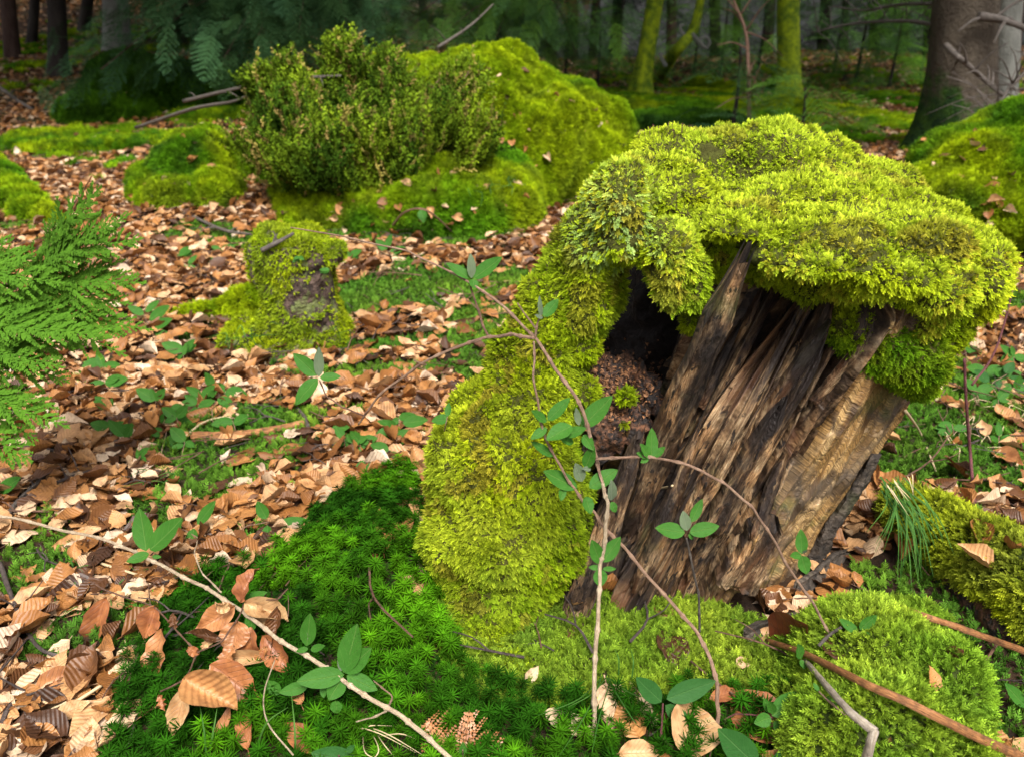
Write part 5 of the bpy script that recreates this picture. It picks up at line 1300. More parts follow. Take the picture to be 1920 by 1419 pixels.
C = Plant('honeysuckle_vine', 'straight pale honeysuckle stem hanging down in front of the wood to the bottom', 'honeysuckle', (1110, 1425, .84))
C.stem([(1130, 905, .99), (1140, 945, .985), (1135, 1005, .98), (1125, 1060, .97), (1122, 1135, .95), (1117, 1210, .92), (1114, 1295, .89), (1110, 1440, .85)], .0026, .0036, 'stem_pale')
for b, t, w, m in [((1127, 1057), (1109, 1011), .5, 'honey'), ((1130, 1053), (1163, 1007), .5, 'honey'), ((1126, 1064), (1104, 1063), .5, 'honey'), ((1130, 1066), (1155, 1066), .4, 'honey'), ((1125, 1066), (1125, 1098), .85, 'honey')]:
    C.leaf(b, t, w, m)

D = Plant('honeysuckle_vine', 'thin honeysuckle stem arching to the right across the split wood', 'honeysuckle', (1602, 1310, .94))
D.stem([(1118, 860, 1.01), (1195, 856, 1.0), (1240, 860, 1.0), (1310, 880, .99), (1360, 907, .99), (1410, 950, .99), (1440, 995, .99), (1470, 1050, .99), (1510, 1110, .98), (1545, 1170, .97), (1580, 1225, .95), (1592, 1260, .93), (1602, 1320, .92)], .0022, .0019, 'stem')
D.stem([(1580, 1225, .95), (1600, 1202, .945), (1612, 1184, .94)], .0013, .0010, 'stem'); D.stem([(1572, 1228, .95), (1535, 1246, .94), (1505, 1238, .94)], .0013, .0010, 'stem')
for b, t, w, m in [((1222, 858), (1221, 803), .45, 'honey'), ((1220, 858), (1199, 832), .5, 'honey'), ((1218, 857), (1193, 849), .5, 'honey'), ((1226, 856), (1247, 838), .55, 'honey'), ((1216, 858), (1201, 867), .6, 'honey'),
                   ((1504, 1038), (1501, 992), .5, 'honey'), ((1503, 1041), (1512, 1074), .7, 'honey'), ((1502, 1040), (1480, 1042), .5, 'honey'), ((1505, 1036), (1514, 1030), .4, 'hairy'),
                   ((1610, 1186), (1573, 1160), .42, 'honey'), ((1612, 1180), (1643, 1152), .5, 'honey'), ((1614, 1190), (1650, 1217), .45, 'honey'), ((1616, 1184), (1632, 1190), .5, 'honey'),
                   ((1502, 1234), (1494, 1206), .6, 'honey'), ((1503, 1236), (1507, 1254), .7, 'honey')]:
    D.leaf(b, t, w, m)
E_ = Plant('honeysuckle_sprout', 'small upright honeysuckle sprout with two spread leaves before the wood', 'honeysuckle', (1312, 1180, -.02))
E_.stem([(1287, 1008, 1.0), (1300, 1070, 1.0), (1310, 1115, 1.0), (1312, 1185, 1.0)], .0014, .0018, 'twig_grey')
for b, t, w, m in [((1284, 998), (1229, 990), .55, 'honey'), ((1293, 998), (1347, 986), .52, 'honey'), ((1288, 994), (1281, 958), .6, 'hairy'), ((1296, 978), (1316, 936), .42, 'honey'), ((1291, 1000), (1300, 1010), .6, 'honey')]:
    E_.leaf(b, t, w, m, curl=random.uniform(-.3, .3))

# F: the long stem crossing the lower left
Fp = Plant('honeysuckle_vine', 'long pale honeysuckle stem crossing the lower left corner over dead leaves', 'honeysuckle', (*c3(1680, 1418), -.03))
Fp.stem([(*c3(x, y), z) for x, y, z in [(-60, 500, -.10), (0, 515, -.10), (130, 540, -.11), (300, 580, -.12), (400, 605, -.12), (500, 645, -.13), (600, 695, -.13), (700, 750, -.13), (800, 800, -.13), (900, 865, -.12), (1000, 940, -.12), (1100, 1010, -.11), (1200, 1070, -.10), (1300, 1140, -.09), (1400, 1205, -.08), (1500, 1260, -.07), (1600, 1340, -.06), (1720, 1450, -.05)]], .0028, .0034, 'stem_pale')
Fp.stem([(*c3(x, y), -.11) for x, y in [(830, 800), (760, 730), (730, 650), (740, 605)]], .0014, .0009, 'stem_pale')
Fp.stem([(*c3(x, y), -.07) for x, y in [(1450, 1245), (1470, 1190), (1400, 1130)]], .0014, .0009, 'stem'); Fp.stem([(*c3(x, y), -.07) for x, y in [(1450, 1245), (1400, 1268), (1335, 1285)]], .0014, .0009, 'stem_pale')
for b, t, w, m in [((548, 645), (528, 488), .5, 'honey'), ((562, 640), (690, 525), .5, 'honey'), ((558, 610), (520, 565), .4, 'honey'), ((560, 655), (478, 686), .5, 'honey'), ((570, 665), (605, 668), .5, 'honey'),
                   ((1290, 1100), (1345, 918), .48, 'honey'), ((1292, 1100), (1395, 1008), .52, 'honey'), ((1290, 1108), (1118, 1135), .46, 'honey'), ((1300, 1112), (1412, 1165), .5, 'honey'), ((1285, 1118), (1235, 1200), .75, 'honey'), ((1280, 1095), (1275, 1030), .4, 'hairy'),
                   ((1150, 1000), (1165, 876), .45, 'honey'), ((1150, 995), (1135, 925), .35, 'hairy'), ((1155, 1010), (1110, 1022), .5, 'honey'), ((1165, 1015), (1220, 1000), .45, 'honey'),
                   ((1258, 1205), (1265, 1252), .9, 'honey'), ((1155, 1150), (1052, 1175), .45, 'honey'), ((1030, 1190), (930, 1285), .42, 'honey'), ((1050, 1180), (1000, 1130), .7, 'honey'), ((905, 835), (1002, 800), .4, 'honey'), ((940, 880), (945, 945), .7, 'honey'),
                   ((1210, 1150), (1215, 1195), .6, 'honey')]:
    Fp.leaf(c3(*b), c3(*t), w, m)

def tinted(name, c, c2_):
    b = NB(name); u = sep(b, b.uv()); ax = b.math('ABSOLUTE', b.math('SUBTRACT', u[0], .5)); n1 = b.noise(b.pos(), 50, 4)
    v = b.math('FRACT', b.math('MULTIPLY', b.math('SUBTRACT', u[1], b.math('MULTIPLY', ax, .55)), 9))
    vein = b.math('MAXIMUM', b.ramp(b.math('ABSOLUTE', b.math('SUBTRACT', v, .5)), [(0, 1.0), (.09, 0.0)]), b.ramp(ax, [(0, 1.0), (.03, 0.0)]))
    col = b.mix(b.ramp(n1, [(.4, 0.0), (.65, 1.0)]), c, c2_); col = b.mix(b.math('MULTIPLY', vein, .45), col, tuple(q * .45 for q in c))
    return b.finish(col, .45, b.bump(b.math('ADD', n1, b.math('MULTIPLY', vein, -.6)), .5, .003), .12, spec=.45)
M['l_tan'] = tinted('tan_leaf', (.52, .33, .16), (.36, .19, .08)); M['l_cop'] = tinted('copper_leaf', (.34, .13, .045), (.22, .075, .03)); M['l_red'] = tinted('red_brown_leaf', (.20, .05, .02), (.12, .03, .015)); M['l_pale'] = tinted('pale_leaf', (.62, .47, .31), (.46, .30, .17)); M['l_ora'] = tinted('orange_leaf', (.38, .165, .06), (.25, .095, .033))
# H: dead beech twig still holding its leaves
Hb = Plant('beech_twig', 'dead beech twig with curled copper leaves hanging at the lower left', 'beech twig', (*c3(290, 740), -.10))
Hb.stem([(*c3(x, y), -.12) for x, y in [(290, 740), (350, 765), (420, 800), (570, 850), (650, 930), (740, 1025), (715, 1085), (690, 1125), (600, 1172)]], .0013, .0012, 'twig_beech')
Hb.stem([(*c3(x, y), -.13) for x, y in [(740, 1025), (830, 985), (890, 900), (912, 850), (905, 770)]], .0014, .0010, 'twig_beech')
Hb.stem([(*c3(x, y), -.14) for x, y in [(910, 832), (980, 828), (1040, 825), (1080, 785)]], .0012, .0009, 'twig_beech')
Hb.stem([(*c3(x, y), -.12) for x, y in [(565, 850), (560, 810), (556, 765)]], .0014, .0006, 'twig_beech', False); Hb.stem([(*c3(x, y), -.12) for x, y in [(370, 808), (340, 806)]] + [(*c3(420, 802), -.12)], .0008, .0010, 'twig_beech', False)
Hb.stem([(*c3(x, y), -.12) for x, y in [(1080, 890), (1082, 840), (1080, 810)]], .0011, .0005, 'twig_beech', False)
for b, t, w in [((400, 818), (345, 1022), .52), ((585, 845), (545, 970), .85), ((610, 935), (552, 1160), .40), ((905, 832), (958, 706), .55), ((885, 848), (738, 948), .62), ((920, 838), (1078, 905), .55), ((1040, 850), (1028, 1002), .42),
                ((892, 905), (868, 1035), .95), ((945, 930), (935, 1115), .5), ((985, 960), (1105, 1105), .5), ((835, 975), (692, 950), .35), ((1008, 1045), (795, 1050), .32), ((690, 1120), (885, 1235), .66), ((790, 1068), (972, 1200), .62), ((700, 1150), (650, 1335), .45),
                ((595, 1180), (625, 1240), .5), ((800, 980), (750, 1010), .5), ((745, 1030), (700, 1010), .8), ((860, 870), (800, 835), .7), ((960, 835), (985, 930), .7), ((720, 1100), (800, 1140), .6), ((880, 1000), (820, 1090), .6), ((1000, 1000), (960, 1085), .5), ((660, 935), (640, 880), .6)]:
    Hb.leaf(c3(*b), c3(*t), w * 1.0, random.choice(['l_cop', 'l_cop', 'l_tan', 'deadleaf', 'l_ora']), fold=random.uniform(.3, 1.1), curl=random.uniform(-1.4, 1.4), cup=random.uniform(-.5, .7), wave=.0035, tipp=1.0, twist=random.uniform(-1.1, 1.1), nv=8, nu=14)

# small honeysuckle shoots standing in the litter
def shoot(label, stem, leaves, conv=c3, off=.06, name='honeysuckle_shoot', mat='honey', r=(.0012, .0009), cat='honeysuckle', smat='stem'):
    q = Plant(name, label, cat, (*conv(*stem[0]), -.01))
    q.stem([(*conv(x, y), -.01 - off * i / (len(stem) - 1)) for i, (x, y) in enumerate(stem)], *r, smat)
    for b, t, w in leaves: q.leaf(conv(*b), conv(*t), w, mat)
    return q
shoot('thin shoot with a large oval leaf pointing right over the litter edge', [(990, 700), (940, 640), (880, 580), (930, 550), (1010, 535)], [((1000, 525), (966, 458), .6), ((1003, 548), (1004, 632), .6), ((1045, 540), (1200, 562), .42)])
shoot('shoot with three leaves just right of the upright leaf pair, lower left', [(760, 650), (745, 600), (700, 570), (650, 555)], [((740, 545), (812, 458), .42), ((728, 560), (712, 642), .6), ((640, 590), (690, 525), .5)])
shoot('leafy seedling with a big hanging leaf among the far left litter', [(455, 330), (470, 260), (440, 210), (400, 180)], [((420, 215), (340, 312), .62), ((470, 230), (500, 165), .5), ((465, 215), (410, 155), .5), ((460, 215), (480, 258), .6), ((440, 185), (505, 175), .4)])
shoot('seedling with many paired oval leaves in the mid left litter', [(600, 330), (610, 250), (625, 190), (640, 120)], [((610, 190), (560, 200), .5), ((605, 165), (615, 130), .7), ((632, 140), (732, 185), .45), ((635, 115), (605, 122), .5), ((590, 235), (575, 285), .7), ((620, 225), (712, 270), .5), ((600, 215), (555, 190), .5), ((640, 110), (685, 100), .6)])
shoot('seedling with dim round leaves near the small stump', [(800, 170), (795, 120), (810, 80)], [((790, 80), (768, 110), .7), ((815, 75), (875, 95), .6), ((830, 105), (885, 130), .6), ((800, 70), (790, 40), .6)])
shoot('seedling with pale round leaves upslope of the star moss', [(1510, 400), (1480, 300), (1490, 200)], [((1460, 170), (1415, 158), .5), ((1510, 165), (1605, 155), .5), ((1490, 200), (1570, 215), .45), ((1480, 200), (1440, 180), .6), ((1470, 270), (1425, 262), .6), ((1495, 265), (1500, 330), .6), ((1500, 235), (1535, 300), .4)])
shoot('low seedling with spotted leaves right of the litter twigs', [(1430, 400), (1400, 350), (1380, 310)], [((1370, 305), (1332, 345), .5), ((1395, 310), (1395, 392), .7), ((1400, 305), (1440, 290), .6), ((1420, 320), (1460, 330), .6)])
shoot('seedling between the arching twig and the small stump with two pale leaves', [(1250, 260), (1240, 220), (1255, 190)], [((1240, 190), (1312, 182), .5), ((1225, 205), (1175, 235), .6)])
shoot('single green leaf entering at the left edge above the stem', [(-30, 470), (-10, 440), (0, 420)], [((-10, 425), (82, 370), .5)])
c2 = lambda x, y: (x / 2, y / 2)
shoot('dark blue green seedling in the litter left of the small stump', [(560, 1290), (560, 1230), (540, 1180)], [((540, 1180), (480, 1150), .5), ((545, 1170), (600, 1130), .5), ((560, 1200), (640, 1150), .5), ((560, 1220), (520, 1240), .5), ((570, 1230), (650, 1200), .5), ((550, 1240), (500, 1280), .5), ((570, 1250), (630, 1250), .5)], c2, .12)
shoot('pair of dim leaves in the litter above the cypress spray', [(700, 1040), (700, 1010), (705, 990)], [((700, 1000), (640, 1010), .5), ((705, 995), (735, 1020), .6), ((705, 990), (740, 960), .5)], c2, .08)
shoot('seedling with two pale leaves below the moss bank', [(1560, 900), (1580, 840), (1580, 800)], [((1580, 785), (1590, 835), .7), ((1320, 820), (1350, 835), .5)], c2, .10)
shoot('seedling with dim round leaves at the foot of the moss bank', [(1480, 1010), (1470, 970), (1450, 940)], [((1450, 940), (1410, 900), .6), ((1460, 950), (1520, 930), .5), ((1470, 960), (1500, 985), .6), ((1450, 930), (1470, 880), .5)], c2, .08)
# right side leaves
shoot('pale green bramble leaves in the grass at the right edge', [(1840, 100), (1800, 20), (1860, -20)], [((1790, 10), (1730, -30), .6), ((1830, 0), (1800, 50), .6), ((1870, -10), (1930, 60), .6), ((1850, -20), (1880, -60), .7)], c4, .12, 'bramble_shoot', 'bramble', cat='bramble')
shoot('small green shoot among dead leaves at the right edge', [(1830, 280), (1825, 230), (1830, 190)], [((1828, 215), (1820, 160), .5), ((1830, 230), (1880, 215), .5), ((1826, 235), (1790, 215), .5)], c4, .06)
shoot('grey green pointed leaf at the lower right edge of the frame', [(1980, 1250), (1950, 1210), (1920, 1180)], [((1930, 1230), (1842, 1140), .4), ((1960, 1220), (1990, 1160), .4)], c4, .05)

def small_seedling(px, py, lab, g, dim=1.0):
    q = Plant('seedling', lab, 'seedling', (px, py, -.005), g); h = random.uniform(18, 42) * dim; x0 = px + random.uniform(-8, 8)
    q.stem([(px, py, -.01), (px * .5 + x0 * .5, py - h * .5, -.05), (x0, py - h, -.08)], .0010, .0007, 'stem', False)
    for k in range(random.choice([3, 4, 5])):
        v = random.choice([1, 1, .8]); a = random.uniform(0, 6.28); l = random.uniform(26, 46) * dim; bx, by = px + (x0 - px) * v, py - h * v
        q.leaf((bx, by), (bx + l * math.cos(a), by + l * .6 * math.sin(a) - 3), random.uniform(.5, .65), 'honey')
for _ in range(15): small_seedling(random.uniform(190, 470), random.uniform(690, 900), 'small oval leaved green seedling in the litter between the cypress and the star moss', 'green seedlings in the mid left litter')
for _ in range(7): small_seedling(random.uniform(640, 840), random.uniform(800, 900), 'small oval leaved green seedling on the litter just left of the stump moss', 'green seedlings left of the stump', .9)
for _ in range(9): small_seedling(random.uniform(1790, 1910), random.uniform(680, 870), 'small oval leaved green seedling on the mossy floor right of the stump', 'green seedlings right of the stump', .9)
for _ in range(7): small_seedling(random.uniform(330, 760), random.uniform(470, 560), 'tiny dim seedling in the litter around the small stump', 'green seedlings by the small stump', .6)
# J, I: seedlings at the bottom
shoot('honeysuckle shoot standing over the fallen leaves at the bottom centre right', [(780, 1320), (800, 1275), (840, 1255), (900, 1258), (975, 1268)], [((975, 1262), (1092, 1178), .55), ((972, 1268), (908, 1290), .75), ((985, 1280), (1020, 1338), .65), ((968, 1252), (942, 1195), .5), ((980, 1255), (965, 1205), .5)], c4, .07, smat='twig_red')
shoot('three leaflet bramble shoot in front of the feathery moss', [(640, 1410), (560, 1345), (562, 1290), (566, 1215)], [((560, 1210), (462, 1118), .5), ((580, 1200), (758, 1132), .42), ((575, 1222), (668, 1302), .45)], c4, .07, 'bramble_shoot', 'bramble', (.0016, .0012), 'bramble', 'twig_red')
shoot('dark toothed bramble leaves cut by the bottom edge below the fallen leaves', [(960, 1480), (960, 1440), (955, 1420)], [((920, 1450), (768, 1308), .5), ((970, 1450), (1155, 1362), .42)], c4, .05, 'bramble_shoot', 'bramble', (.0016, .0012), 'bramble', 'twig_red')
shoot('dark bramble leaf at the bottom edge below the long stem', [(1320, 1480), (1280, 1440), (1270, 1410)], [((1340, 1440), (1172, 1400), .5), ((1300, 1400), (1330, 1372), .6)], c3, .05, 'bramble_shoot', 'bramble', (.0016, .0012), 'bramble', 'twig_red')
shoot('lone pair of dark leaves half sunk in the lower right moss', [(1250, 1260), (1180, 1200), (1150, 1170)], [((1150, 1170), (1130, 1140), .6), ((1180, 1190), (1225, 1225), .4)], c4, .03)
shoot('small green shoot at the bottom among the brown bracken', [(1740, 1440), (1735, 1410)] + [(1735, 1390)], [((1735, 1415), (1735, 1360), .6)], c3, .04)

# K: single fallen leaves that can be told apart
def fallen(label, b, t, w, conv=c4, off=.02, mat='litter', r=None, **kw):
    B_ = hit(*conv(*b), off); T_ = hit(*conv(*t), off * 1.3); d = T_ - B_; L = d.length; d.normalize()
    nn = Vector((random.uniform(-.3, .3), -.55, .8)); nn = (nn - d * nn.dot(d)).normalized(); x_ = d.cross(nn)
    me = leaf_mesh('fallen_leaf', L, L * w, 12, 6, kw.get('fold', .3), kw.get('curl', .4), kw.get('cup', .1), .0022, mat if not isinstance(mat, str) else M[mat], 1.0, kw.get('twist', .1), .01, 0, random.randrange(999))
    o = bpy.data.objects.new('fallen_leaf', me); Mx = Matrix((x_, d, nn)).transposed().to_4x4(); o.location = B_; o.rotation_euler = Mx.to_euler()
    return link(o, None, label, 'leaf')
for lab, b, t, w, cv, of, m in [
    ('big pale tan beech leaf standing tip up at the bottom, left of the bramble', (650, 1430), (690, 1208), .78, c4, .03, 'l_tan'),
    ('large copper leaf lying behind the bottom honeysuckle shoot', (1010, 1360), (820, 1160), .75, c4, .02, 'l_cop'),
    ('folded orange brown leaf under the bottom honeysuckle shoot', (1060, 1180), (1000, 1390), .6, c4, .025, 'l_ora'),
    ('narrow pink brown leaf lying flat left of the bramble shoot', (120, 1245), (325, 1340), .36, c4, .02, 'l_pale'),
    ('tan leaf cut by the bottom edge right of the pale stem', (400, 1405), (560, 1400), .6, c4, .02, 'l_tan'),
    ('dark copper leaf curled over behind the bottom tan leaf', (740, 1200), (850, 1170), .5, c4, .02, 'l_cop'),
    ('shiny red brown leaf under the foot of the dark bark flake', (975, 985), (1148, 905), .62, c4, .012, 'l_red'),
    ('tiny crumpled pale leaf on the moss left of the pale stem', (50, 1140), (100, 1075), .6, c4, .02, 'l_pale'),
    ('narrow upright copper leaf stuck in the star moss beside the stump', (1440, 655), (1425, 505), .28, c3, .03, 'l_ora'),
    ('orange leaf leaning on the moss foot of the big stump', (1500, 610), (1490, 500), .6, c3, .03, 'l_ora'),
    ('red tipped scrap of leaf low in the star moss', (1420, 680), (1395, 655), .6, c3, .02, 'l_red'),
    ('rolled brown leaf standing up in the moss at the bottom left', (930, 1390), (900, 1210), .32, c3, .03, 'l_cop'),
    ('dark copper leaf lying in the hollow under the long stem', (1190, 1400), (1070, 1290), .5, c3, .02, 'l_cop'),
    ('orange leaf resting on star moss near the long stem leaves', (1130, 1220), (1100, 1150), .6, c3, .03, 'l_ora'),
    ('brown leaf rolled lengthwise beside the bottom grass blades', (800, 1390), (870, 1220), .25, c3, .02, 'l_ora'),
    ('pale torn leaf flat on the ground at the bottom left corner', (20, 1400), (160, 1320), .8, c3, .02, 'l_pale'),
    ('large tan leaf on the litter below the hanging copper leaves', (130, 1180), (310, 1080), .55, c3, .03, 'l_ora'),
    ('ribbed golden leaf on the bottom left litter', (200, 1270), (350, 1210), .5, c3, .03, 'l_tan'),
    ('broad copper leaf on the ground at the right edge by the red stem', (1800, 270), (1920, 330), .6, c4, .03, 'l_ora'),
    ('ivory leaf lying on the moss right of the mossy root', (1860, 540), (1910, 490), .6, c4, .02, 'l_pale')]:
    fallen(lab, b, t, w, cv, of, m, curl=random.uniform(-.6, .7), fold=random.uniform(.1, .7), twist=random.uniform(-.4, .4))

# L: bracken stalks
def stalk(label, pts, r0, r1, mat, cat='stalk', name='dead_stalk', kink=None, fl=.75):
    P = [place(p) for p in pts]; t = thing(name, P[-1], label, cat)
    V, Fc, UV = tube(P, r0, r1, 9, len(P) * 8, .10, None, fl); part('stem', mesh('stalk', V, Fc, M[mat], UV), t)
    if kink:
        Q = [place(p) for p in kink]; V, Fc, UV = tube(Q, r1 * 1.05, r1 * 1.2, 8, 12, .15, None, .55); part('broken_end', mesh('broken_end', V, Fc, M[mat], UV), t)
    return t
stalk('thick orange brown bracken stalk lying across the lower right moss rock', [(*c4(x, y), z) for x, y, z in [(955, 980, -.015), (1100, 1030, -.03), (1300, 1130, -.04), (1500, 1220, -.04), (1700, 1320, -.05), (1960, 1440, -.06)]], .0045, .0068, 'stalk')
stalk('orange bracken stalk above the rounded moss rock, running to the right edge', [(*c4(x, y), z) for x, y, z in [(1150, 748, -.015), (1250, 798, -.03), (1400, 840, -.04), (1550, 890, -.05), (1700, 940, -.06), (1960, 1035, -.07)]], .0055, .0058, 'stalk')
stalk('grey brown stalk with a snapped white end at the bottom right', [(*c4(x, y), z) for x, y, z in [(1100, 1055, -.03), (1180, 1150, -.04), (1270, 1250, -.05), (1362, 1322, -.06)]], .0038, .0062, 'stalk_grey', kink=[(*c4(1360, 1315), -.062), (*c4(1345, 1360), -.06), (*c4(1325, 1440), -.05)])
stalk('straw coloured bracken stem lying over litter at the lower left', [(*c3(x, y), -.03) for x, y in [(-40, 1395), (200, 1262), (400, 1135), (540, 1040)]], .0032, .0022, 'straw')
stalk('second straw stem just above the other at the left edge', [(*c3(x, y), -.03) for x, y in [(-40, 1330), (80, 1290), (250, 1210)]], .0026, .0016, 'straw')
stalk('pale straw stalk in the litter under the long stem', [(*c3(x, y), -.04) for x, y in [(380, 692), (470, 720), (560, 742), (640, 725)]], .0024, .0018, 'straw')
stalk('dry brown root lying across the mossy litter in the middle distance', [(*c3(x, y), -.03) for x, y in [(720, 215), (850, 212), (1000, 195), (1140, 165)]], .013, .009, 'stalk')
stalk('straw stem slanting up from the mid left seedlings', [(*c3(x, y), -.03) for x, y in [(690, 220), (760, 165), (830, 145), (900, 150)]], .0045, .003, 'straw')
stalk('dark upright peg of wood behind the arching twig', [(*c3(x, y), -.03) for x, y in [(1160, 195), (1140, 140), (1095, 92)]], .006, .004, 'twig_dark')
stalk('red stem standing in the grass right of the stump', [(1828, 958, -.02), (1820, 860, 1.62), (1812, 760, 1.62), (1808, 672, 1.62)], .0040, .0030, 'twig_red')
stalk('brown cane slanting up from the red stem to the right edge', [(1822, 722, 1.64), (1860, 670, 1.66), (1885, 600, 1.68), (1906, 510, 1.7)], .0034, .0024, 'twig_red')
stalk('thin straw slanting through the grass right of the stump', [(*c4(x, y), -.05) for x, y in [(1475, 120), (1530, 200), (1590, 345)]], .003, .002, 'straw')
stalk('short pinkish stick above the slanting straw, right of the stump', [(*c4(x, y), -.06) for x, y in [(1590, 80), (1615, 20), (1640, -20)]], .005, .004, 'straw')
stalk('small purple grey twig on the lower right moss', [(*c4(x, y), -.03) for x, y in [(1150, 1000), (1190, 960), (1235, 930)]], .0035, .0028, 'twig_grey')
stalk('pale curved stem bending down over the bottom left moss', [(*c3(x, y), -.07) for x, y in [(1030, 1055), (990, 1180), (1005, 1290), (1100, 1410)]], .0012, .0012, 'stem_pale')
for lab, pts, r0, r1 in [('pale snapped twig stuck to the wood beside the central leaf cluster', [(418, 412), (480, 404), (560, 408), (602, 400)], .0035, .0022), ('short pale twig on the wood below the central leaves', [(370, 505), (410, 518), (452, 532)], .0026, .0018), ('tiny pale twig beside the lowest leaves of the cluster', [(398, 475), (420, 478), (447, 472)], .0018, .0012)]:
    stalk(lab, [(*c4(x, y), -.02) for x, y in pts], r0, r1, 'straw', 'twig', 'pale_twig')

# S: dark twigs in the litter on the left
for k, (lab, pts, r0, r1, n_) in enumerate([
    ('dark twig lying level across the far left litter', [(90, 250), (200, 268), (330, 290), (430, 322), (590, 372)], .0045, .0025, 3),
    ('grey lichened twig rising from the left edge towards the cypress', [(-10, 600), (50, 480), (130, 400), (200, 330), (320, 210)], .0062, .0040, 3),
    ('dark forked twig below the level one at the left', [(100, 445), (250, 372), (420, 320)], .0045, .003, 2),
    ('long dark twig curving down the left edge of the litter', [(0, 690), (30, 780), (80, 900), (150, 1010), (280, 1050)], .005, .0024, 4),
    ('short dark twig at the bottom left corner', [(0, 1310), (40, 1220), (110, 1160)], .0045, .003, 2),
    ('dark stick crossing the litter above the level twig', [(150, 60), (220, 150), (250, 210)], .004, .0025, 1)]):
    P = [place((*c3(x, y), -.035)) for x, y in pts]; t = thing('dark_twig', P[0], lab, 'twig'); V, Fc, UV = tube(P, r0, r1, 7, None, .15); part('stem', mesh('twig', V, Fc, M['twig_grey' if k == 1 else 'twig_dark'], UV), t)
    Cc = catmull(P, 20)
    for j in range(n_):
        c = random.choice(Cc[3:-2]); q = c + Vector((random.uniform(-.08, .08), random.uniform(-.03, .08), random.uniform(-.01, .05))); V, Fc, UV = tube([c, c.lerp(q, .5), q], r1 * .8, r1 * .3, 5, 8); part('twig', mesh('twig', V, Fc, M['twig_dark'], UV), t)

# M: grasses
def blades(name, label, segs, mat, w, cat='grass tuft', drop=.02):
    P0 = place(segs[0][0]); t = thing(name, P0, label, cat)
    for (a, m_, b) in segs:
        A_, M_, B_ = place(a), place(m_), place(b); Cc = catmull([A_, M_, B_], 12); V, Fc, UV = [], [], []
        n = len(Cc)
        for i, c in enumerate(Cc):
            tg = (Cc[min(i + 1, n - 1)] - Cc[max(i - 1, 0)]).normalized(); s = tg.cross(CF).normalized() * w * (1 - .85 * (i / (n - 1)) ** 2)
            V += [c - s, c - CF * w * .35, c + s]; UV += [(0, i / n), (.5, i / n), (1, i / n)]
        for i in range(n - 1):
            for j in range(2): Fc.append((i * 3 + j, i * 3 + j + 1, i * 3 + j + 4, i * 3 + j + 3))
        part('blade', mesh('blade', V, Fc, M[mat], UV), t)
r_ = random.Random(3); sg = []
for i in range(34):
    bx, by = r_.uniform(1380, 1470), r_.uniform(360, 460); tx = bx + r_.uniform(20, 190); ty = by + r_.uniform(180, 400)
    if i % 6 == 0: tx = bx - r_.uniform(0, 110); ty = by + r_.uniform(150, 260)
    sg.append(((*c4(bx, by), 1.34 + r_.uniform(-.02, .05)), (*c4(bx * .5 + tx * .5 + r_.uniform(10, 40), by * .6 + ty * .4), 1.27), (*c4(tx, ty), 1.22 + r_.uniform(-.03, .03))))
blades('grass_tuft', 'tuft of long drooping green grass right of the stump wood', sg, 'grass', .0017)
sg = []
for i in range(7):
    bx, by = r_.uniform(1400, 1470), r_.uniform(350, 470); sg.append(((*c4(bx, by), 1.34), (*c4(bx + r_.uniform(-20, 40), by - r_.uniform(0, 50)), 1.28), (*c4(bx + r_.uniform(20, 90), by + r_.uniform(0, 90)), 1.26)))
blades('dry_grass', 'few dry pale grass blades on top of the green tuft', sg, 'straw', .0015)
sg = [((*c4(a, b), -.02), (*c4(c, d), -.06), (*c4(e, f), -.06)) for a, b, c, d, e, f in [(340, 1110, 280, 1250, 180, 1410), (345, 1110, 250, 1200, 100, 1260), (360, 1120, 450, 1180, 540, 1200), (330, 1120, 350, 1000, 325, 930), (400, 1110, 400, 1050, 385, 1010), (350, 1110, 430, 1240, 470, 1300), (450, 1120, 455, 1060, 445, 1010), (360, 1110, 300, 1180, 210, 1230), (370, 1130, 330, 1260, 300, 1400)]]
blades('grass_tuft', 'loose thin grass blades on the moss beside the pale hanging stem', sg, 'grass', .0012)
sg = [((*c3(a, b), -.01), (*c3(c, d), -.07), (*c3(e, f), -.09)) for a, b, c, d, e, f in [(775, 1430, 765, 1320, 748, 1215), (780, 1430, 800, 1320, 815, 1225), (1110, 1440, 1105, 1310, 1093, 1185), (960, 1390, 1000, 1290, 1080, 1230)]]
blades('grass_tuft', 'four upright green blades at the bottom left moss', sg, 'grass', .0016)
sg = []
for i in range(26):
    bx, by = r_.uniform(1640, 1920), r_.uniform(-60, 300); sg.append(((*c4(bx, by), -.01), (*c4(bx + r_.uniform(-30, 30), by - r_.uniform(20, 50)), -.05), (*c4(bx + r_.uniform(-80, 80), by + r_.uniform(-50, 30)), -.05)))
blades('dry_grass', 'dry straw coloured grass strewn on the ground right of the stump', sg, 'straw', .0016)
sg = []
for i in range(40):
    px, py = r_.choice([(470, 640), (650, 640), (380, 660), (930, 350), (940, 370), (300, 900)]); px += r_.uniform(-50, 50); py += r_.uniform(-20, 20)
    sg.append(((px, py, -.01), (px + r_.uniform(-10, 10), py - r_.uniform(14, 26), -.06), (px + r_.uniform(-40, 40), py - r_.uniform(0, 30), -.05)))
for g_, lab in ((0, 'grass blades round the foot of the small stump'), (1, 'long pale grass hanging on the mossy bank and mound')):
    s_ = [q for q in sg if (q[0][1] > 560) == (g_ == 0)]
    if s_: blades('grass_tuft', lab, s_, 'grass', .0016)
